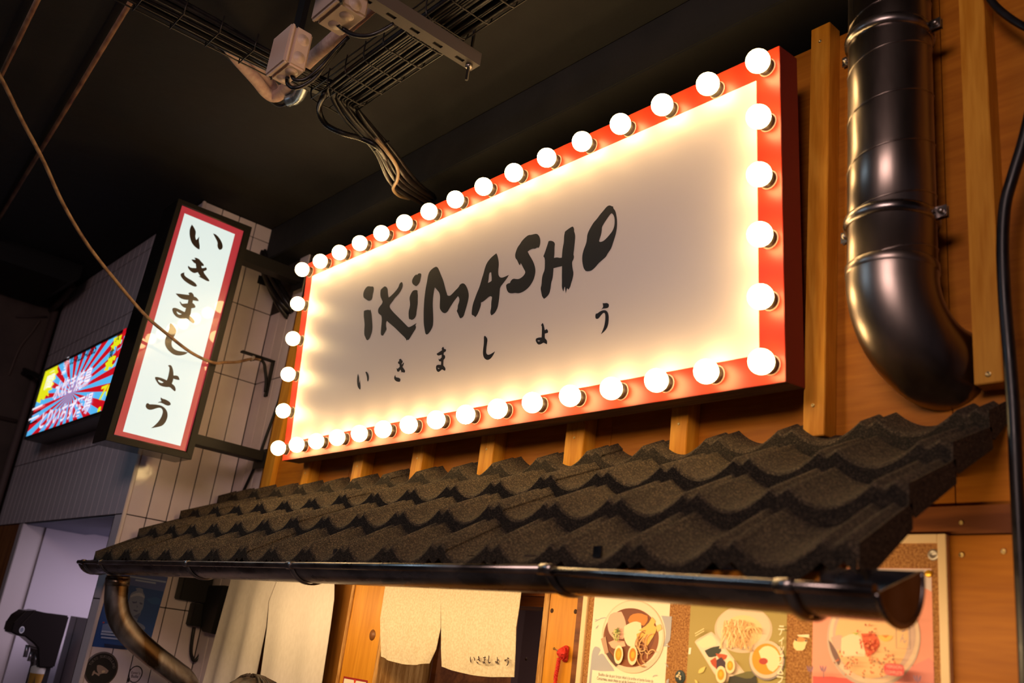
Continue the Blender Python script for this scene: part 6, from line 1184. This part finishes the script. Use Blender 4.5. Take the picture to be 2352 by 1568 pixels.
jbox('pale square junction box with cable tails beside the pink pipe', (JB[0], JB[1], JB[2]), JB[3], JB[4], JB[5] / 0.72, M_BOX,
     [[(1.0353,-0.72,3.1171),(1.0197,-0.71,3.1107),(1.0316,-0.7,3.0993),(1.0501,-0.68,3.1081),(1.0867,-0.66,3.1467),(1.1058,-0.64,3.201),(1.1287,-0.62,3.2465)],[(1.0081,-0.72,3.1089),(0.997,-0.71,3.0973),(1.023,-0.7,3.0769),(1.0454,-0.68,3.0883),(1.0719,-0.66,3.1212),(1.0923,-0.64,3.1852),(1.1083,-0.62,3.237)]], 'down')
J2 = [1.3134,-0.8,3.0891,0.1227,0.075,0.075]
jbox('grey junction box at the top edge beside the strut channel', (J2[0], J2[1], J2[2]), J2[3], J2[4], J2[5] / 0.72, flat(tuple(rgb(170, 150, 138)), 0.5),
     [[(1.3562,-0.76,3.0893),(1.3542,-0.74,3.0865),(1.3802,-0.72,3.0696),(1.4124,-0.7,3.0631),(1.4382,-0.68,3.0756),(1.4606,-0.66,3.0991)]], 'down')
# pink lagged pipes
pp = thing('lagged_pipe', 'pinkish lagged pipe bending under the ceiling behind the junction box', 'pipe', (0.8, -0.7, 3.3))
G().tube(spl([(0.709,-0.8432,3.335),(0.6352,-0.7569,3.335),(0.5724,-0.6475,3.33),(0.535,-0.5929,3.33),(0.5382,-0.5618,3.33),(0.6052,-0.5597,3.33),(0.7886,-0.5875,3.325),(0.9717,-0.5997,3.32),(1.1508,-0.605,3.32),(1.3209,-0.6149,3.32)], 6), 0.0205, 16).make('lagging', M_PINKPIPE, pp)
G().tube(spl([(0.6498,-0.7647,3.37),(0.5942,-0.6587,3.365),(0.5339,-0.5734,3.362),(0.5359,-0.5463,3.362)], 6), 0.018, 14).make('lagging', M_PINKPIPE, pp)
G().tube(spl([(0.6303,-0.845,3.34),(0.5827,-0.6997,3.33),(0.5229,-0.5794,3.32),(0.5411,-0.5289,3.31),(0.6785,-0.5383,3.31)], 6), 0.006, 8).make('cable', M_RUBBER, pp)
h = G().tube(spl([(0.5964,-0.5367,3.3),(0.6401,-0.5278,3.3),(0.6985,-0.5408,3.3),(0.756,-0.5614,3.305)], 6), 0.020, 12).make('foil_duct', noisy('foil', (0.30, 0.36, 0.40), (0.50, 0.56, 0.58), 30, rough=(0.25, 0.4), metal=0.8, bump=0.4))
tag(h, 'short silvery foil sleeve beside the bend of the pink pipe', 'sleeve')
# rusty rods on the ceiling
rods = []
for P, lab in (([(0.7294,-1.0876,3.4),(-0.3443,-1.0098,3.4),(-2.5642,-0.8532,3.4)], 'longer rusty rod crossing the dark ceiling at upper left'), ([(0.5126,-1.2962,3.4),(0.0241,-1.269,3.4),(-0.6634,-1.2311,3.4)], 'shorter rusty rod in the top left corner of the ceiling')):
    h = G().tube(P, 0.0085, 8).make('ceiling_rod', M_ROD, base=tuple(P[0]))
    tag(h, lab, 'rod', 'rusty ceiling rods')
# black air duct over the television
h = G().prism([(-2.70, y, z) for y, z in ((-1.3, 3.30), (-0.45, 3.30), (-0.40, 3.34), (-0.40, CZ - 0.001), (-1.3, CZ - 0.001))], (0.62, 0, 0)).make('air_duct', M_BLACKMETAL, base=(-2.4, -0.8, 3.3))
tag(h, 'black boxed air duct under the ceiling above the television', 'duct')

# ================================================================== BAR IN THE PASSAGE
DXP = -1.42
dp = thing('drink_dispenser', 'black drink dispenser with taps in the passage at lower left', 'dispenser', (-1.42,-0.2469,1.4131))
out = [(-0.4063,1.4863),(-0.4061,1.5233),(-0.393,1.5595),(-0.3677,1.5826),(-0.3323,1.5881),(-0.2812,1.5835),(-0.1793,1.5835),(-0.184,1.3562),(-0.252,1.3501),(-0.2768,1.4314),(-0.2989,1.4489),(-0.3425,1.4738),(-0.3744,1.4752)]
G().prism([(DXP, y, z) for y, z in out], (-0.13, 0, 0), flat((0.014, 0.010, 0.010), 0.25)).make('body', parent=dp, bevel=0.006)
for k, (lo, hi) in enumerate([[(-0.3677,1.5826),(-0.4061,1.5233)],[(-0.3323,1.5881),(-0.3746,1.5196)]]):
    G().obox((DXP - 0.132, lo[0], lo[1]), (0.135, 0, 0), (0, 0.006, 0.003), (0, hi[0] - lo[0], hi[1] - lo[1]), flat((0.030, 0.022, 0.020), 0.25)).make('seam_band', parent=dp, bevel=0.001)
lg = (-0.3632,1.5011)
a = Art(sideways(DXP + 0.0005), 0.0004)
a.ell(lg, 0.0105, 0.0150, srgb(214, 212, 220)); a.ell(lg, 0.0075, 0.0105, srgb(120, 124, 140))
a.make('emblem', parent=dp)
for p0_, p1_ in [[(-1.46,-0.3104,1.44),(-1.46,-0.3084,1.3883)],[(-1.46,-0.2856,1.4128),(-1.46,-0.287,1.3731)],[(-1.46,-0.2612,1.4053),(-1.46,-0.2576,1.3561)]]:
    G().tube([p0_, p1_], 0.009, 10, flat((0.30, 0.27, 0.30), 0.3, 0.8)).make('tap', parent=dp)
col = [(-0.2564,1.403),(-0.1955,1.409)]
G().box((-1.54, col[0][0], 0.9), (-1.43, col[1][0], col[0][1] + 0.05), flat((0.02, 0.016, 0.018), 0.3)).make('tap_column', parent=dp, bevel=0.004)
bg = (-1.46,-0.2351,1.2209)
bh = [(-1.46,-0.2683,1.359),(-1.46,-0.2617,1.3262)]
beer = thing('beer_glass', 'glass of amber beer with pale foam under the dispenser taps', 'glass', bg)
bx_, by_ = bg[0], bg[1]; zt_, zf_ = bh[0][2], bh[1][2]; rr_ = 0.036
G().lathe((bx_, by_, bg[2]), (0, 0, 1), [(0, rr_ * 0.82), (zf_ - bg[2], rr_ * 0.97)], 20, flat((0.34, 0.17, 0.03), 0.1)).make('beer', parent=beer)
G().lathe((bx_, by_, zf_), (0, 0, 1), [(0, rr_ * 0.975), (zt_ - zf_ - 0.01, rr_), (zt_ - zf_, rr_ * 0.8), (zt_ - zf_, 0)], 20, flat((0.50, 0.45, 0.42), 0.8)).make('foam', parent=beer)
gy = [(-1.8276,1.5809),(-1.5953,1.5916),(-1.8122,1.5844)]
h = G().box((gy[0][0], -0.05, 0.0), (gy[1][0] + 0.06, 0.55, gy[0][1]), flat(tuple(rgb(140, 128, 136)), 0.6))
h.box((gy[0][0] + 0.10, -0.052, 0.0), (gy[0][0] + 0.106, -0.05, gy[0][1]), flat((0.05, 0.04, 0.045), 0.6))
tag(h.make('bar_cabinet', base=(gy[0][0], 0.2, 0)), 'plain grey bar cabinet behind the drink dispenser', 'cabinet')
h = G().box((-2.05, -0.24, 0.0), (gy[0][0] - 0.01, 0.5, bg[2]), flat(tuple(rgb(110, 100, 108)), 0.6)).make('bar_counter', base=(-1.7, 0, 0))
tag(h, 'grey bar counter under the drink dispenser and beer glass', 'counter')

# ================================================================== KITCHEN BEHIND THE NOREN
kt = thing('steel_cabinet', 'tall mottled steel cabinet with two doors inside the kitchen', 'cabinet', (1.35, 0.62, 0))
kp = [(0.7945,1.7604),(0.9966,1.7567),(0.8935,1.6146),(0.9898,1.6162)]
zs0 = (kp[2][1] + kp[3][1]) / 2
kz1 = (kp[0][1] + kp[1][1]) / 2
M_MOT = noisy('mottled_steel', (0.20, 0.18, 0.14), (0.46, 0.46, 0.40), 12, (1, 1, 0.5), 5, (0.4, 0.5), 0.2, ramp=(0.3, 0.6))
kx0 = 1.30
G().box((kx0, 0.53, 0.0), (2.2, 1.1, kz1 + 0.02)).make('body', flat((0.05, 0.05, 0.05), 0.5), kt)
dr = G().box((kx0, 0.50, zs0 + 0.008), (2.2, 0.529, kz1)).make('door', M_MOT, kt, bevel=0.002)
G().lathe((0.9426, 0.499, zs0 + 0.028), (0, -1, 0), [(0, 0.005), (0.002, 0.004), (0.002, 0)], 10, M_HOLE).make('rivet', None, dr)
G().box((kx0, 0.50, 0.3), (2.2, 0.529, zs0 - 0.008)).make('door', flat(tuple(rgb(130, 124, 120)), 0.5), kt, bevel=0.002)
ko = thing('oven', 'grey steel oven front with a window frame below the noren', 'oven', (1.35, 0.9, 0))
kv = [(0.5395,1.5667),(0.7831,1.5665)]
G().box((kv[0][0], 0.62, 0.6), (1.295, 1.1, 1.50), flat(tuple(rgb(120, 112, 104)), 0.5)).make('body', parent=ko, bevel=0.004)
G().box((kv[0][0] + 0.03, 0.612, 0.9), (1.285, 0.62, 1.475), flat(tuple(rgb(176, 168, 150)), 0.5)).make('door', parent=ko, bevel=0.003)
rk = thing('plate_rack', 'dark rack shelf under a stack of plates in the kitchen', 'rack', (0.95, 1.1, 0))
pr = [(-0.367,1.5215),(-0.1722,1.5245)]
G().box((pr[0][0] - 0.05, 0.95, pr[0][1] - 0.03), (pr[1][0] + 0.06, 1.30, pr[0][1] - 0.005), flat((0.06, 0.05, 0.045), 0.5)).make('shelf', parent=rk)
for x in (pr[0][0] - 0.05, pr[1][0] + 0.04):
    G().box((x, 0.96, 0.0), (x + 0.02, 0.98, pr[0][1] - 0.03), flat((0.06, 0.05, 0.045), 0.5)).make('leg', parent=rk)
xm = (pr[0][0] + pr[1][0]) / 2 - 0.01
PL = G().lathe((0, 0, 0), (0, 0, 1), [(0, 0.0), (0, 0.05), (0.006, 0.085), (0.012, 0.105), (0.014, 0.105), (0.008, 0.083), (0.003, 0.05), (0.003, 0)], 24, flat((0.42, 0.42, 0.46), 0.3)).mesh('plate')
for i in range(4):
    o = bpy.data.objects.new('plate', PL); COL.objects.link(o); o.location = (xm, 1.10, pr[0][1] - 0.0045 + 0.0145 * i)
    tag(o, ('lowest', 'second lowest', 'second highest', 'topmost')[i] + ' grey plate of the stack on the kitchen rack', 'plate', 'plates on the kitchen rack')

# ================================================================== PERSON
def person():
    H = 1.490; px, py = 0.416, -0.148
    v, e, r = [], [], []
    def add(x, y, z, rad, par=None):
        v.append((px + x, py + y, z)); r.append(rad)
        if par is not None: e.append((par, len(v) - 1))
        return len(v) - 1
    hip = add(0, 0, 0.80, 0.115)
    wst = add(0, 0, 0.94, 0.105, hip); chest = add(0, 0, 1.11, 0.120, wst); nk = add(0, 0, 1.235, 0.048, chest)
    hd0 = add(0, -0.008, 1.30, 0.060, nk); hd1 = add(0, 0.0, 1.375, 0.088, hd0); add(0, 0.004, 1.43, 0.072, hd1)
    add(0, -0.092, 1.345, 0.012, hd1)
    for s in (-1, 1):
        k = add(s * 0.075, 0, 0.76, 0.085, hip); k = add(s * 0.085, -0.008, 0.43, 0.055, k); k = add(s * 0.085, 0.01, 0.08, 0.036, k)
        k = add(s * 0.088, -0.06, 0.035, 0.034, k); add(s * 0.092, -0.13, 0.026, 0.024, k)
        k = add(s * 0.155, 0, 1.165, 0.055, chest); k = add(s * 0.195, 0.015, 0.93, 0.038, k); k = add(s * 0.20, -0.02, 0.72, 0.025, k)
        pm = add(s * 0.20, -0.03, 0.665, 0.026, k)
        for f, (dy, L) in enumerate(((-0.026, 0.052), (-0.010, 0.064), (0.006, 0.060), (0.020, 0.046))):
            b = add(s * 0.20, -0.03 + dy, 0.638, 0.009, pm); c = add(s * 0.196, -0.032 + dy, 0.638 - L * 0.55, 0.0085, b); add(s * 0.188, -0.034 + dy, 0.638 - L, 0.007, c)
        b = add(s * 0.188, -0.062, 0.652, 0.010, pm); add(s * 0.182, -0.076, 0.622, 0.008, b)
    me = bpy.data.meshes.new('person')
    me.from_pydata(v, e, [])
    o = bpy.data.objects.new('person', me); COL.objects.link(o)
    md = o.modifiers.new('skin', 'SKIN')
    for i, q in enumerate(me.skin_vertices[0].data):
        q.radius = (r[i], r[i] * (0.72 if i in (0, 1, 2) else 1.0)); q.use_root = (i == 0)
    ss = o.modifiers.new('sub', 'SUBSURF'); ss.levels = ss.render_levels = 2
    dg = bpy.context.evaluated_depsgraph_get()
    m2 = bpy.data.meshes.new_from_object(o.evaluated_get(dg))
    o.modifiers.clear(); o.data = m2
    m2.materials.clear()
    for m in (flat((0.50, 0.28, 0.19), 0.5), flat((0.05, 0.05, 0.06), 0.8), flat((0.03, 0.035, 0.05), 0.8), flat((0.02, 0.018, 0.018), 0.5)): m2.materials.append(m)
    for pl in m2.polygons:
        c = pl.center; dx = abs(c.x - px)
        pl.use_smooth = True
        pl.material_index = 3 if c.z < 0.075 else 2 if c.z < 0.82 and dx < 0.17 else 1 if (c.z < 1.225 and not (dx > 0.15 and c.z < 0.74)) else 0
    BASE[o] = Vector((0, 0, 0))
    tag(o, 'dark-haired person standing below the gutter in front of the canvas curtain', 'person')
    # face
    g = G()
    for s in (-1, 1):
        g.lathe((px + s * 0.030, py - 0.074, 1.372), (0, -1, 0), [(0, 0.011), (0.005, 0.009), (0.008, 0.0)], 10, flat((0.7, 0.68, 0.66), 0.3))
        g.lathe((px + s * 0.030, py - 0.080, 1.372), (0, -1, 0), [(0, 0.005), (0.003, 0.0)], 8, flat((0.02, 0.012, 0.01), 0.2))
    g.make('eye', parent=o)
    g = G().tube(spl([(px - 0.022, py - 0.078, 1.312), (px, py - 0.086, 1.309), (px + 0.022, py - 0.078, 1.312)]), 0.005, 8, flat((0.42, 0.14, 0.12), 0.5))
    g.make('mouth', parent=o)
    g = G()
    for s in (-1, 1):
        g.tube(spl([(px + s * 0.086, py + 0.0, 1.392), (px + s * 0.096, py + 0.012, 1.378), (px + s * 0.092, py + 0.008, 1.355), (px + s * 0.084, py, 1.342)]), 0.009, 8, flat((0.50, 0.28, 0.19), 0.5))
    g.make('ear', parent=o)
    # hair: a cap with a parting and loose locks
    M_HAIR = noisy('dark_hair', (0.010, 0.007, 0.005), (0.050, 0.030, 0.018), 60, (1, 1, 0.2), 3, (0.45, 0.6), 0.0, 0.6, spec=0.2)
    g = G(); rows = []
    n, m = 14, 28
    for i in range(n + 1):
        ph = (PI * 0.66) * i / n
        row = []
        for j in range(m + 1):
            t = 2 * PI * j / m
            cut = 1.0 if math.sin(t) > -0.55 else 0.60
            p_ = ph * cut
            dent = 1 - 0.10 * math.exp(-((math.sin(p_) * math.cos(t)) / 0.10) ** 2) * (1 if p_ < 1.0 else 0.4)
            rr = 0.100 * dent * (1 + 0.02 * math.sin(9 * t + 3 * p_))
            row.append((px + rr * 1.16 * math.sin(p_) * math.cos(t), py + 0.004 + rr * 1.05 * math.sin(p_) * math.sin(t), 1.388 + rr * 1.0 * math.cos(p_)))
        rows.append(row)
    g.grid(rows, M_HAIR)
    random.seed(2)
    for i in range(70):
        s = random.choice((-1, 1)); t = random.uniform(-0.3, PI + 0.3); a0 = random.uniform(0.02, 0.25); a1 = a0 + random.uniform(0.7, 1.3)
        pts = []
        for k in range(6):
            ph = a0 + (a1 - a0) * k / 5
            R_ = 0.101 + 0.004 * math.sin(k + i)
            pts.append((px + s * (0.010 + R_ * 1.15 * math.sin(ph) * abs(math.cos(t * 0.8))), py + R_ * math.sin(ph) * math.sin(t), 1.388 + R_ * math.cos(ph)))
        g.tube(pts, [0.005, 0.006, 0.006, 0.005, 0.003, 0.001], 5, M_HAIR)
    g.make('hair', parent=o)
person()
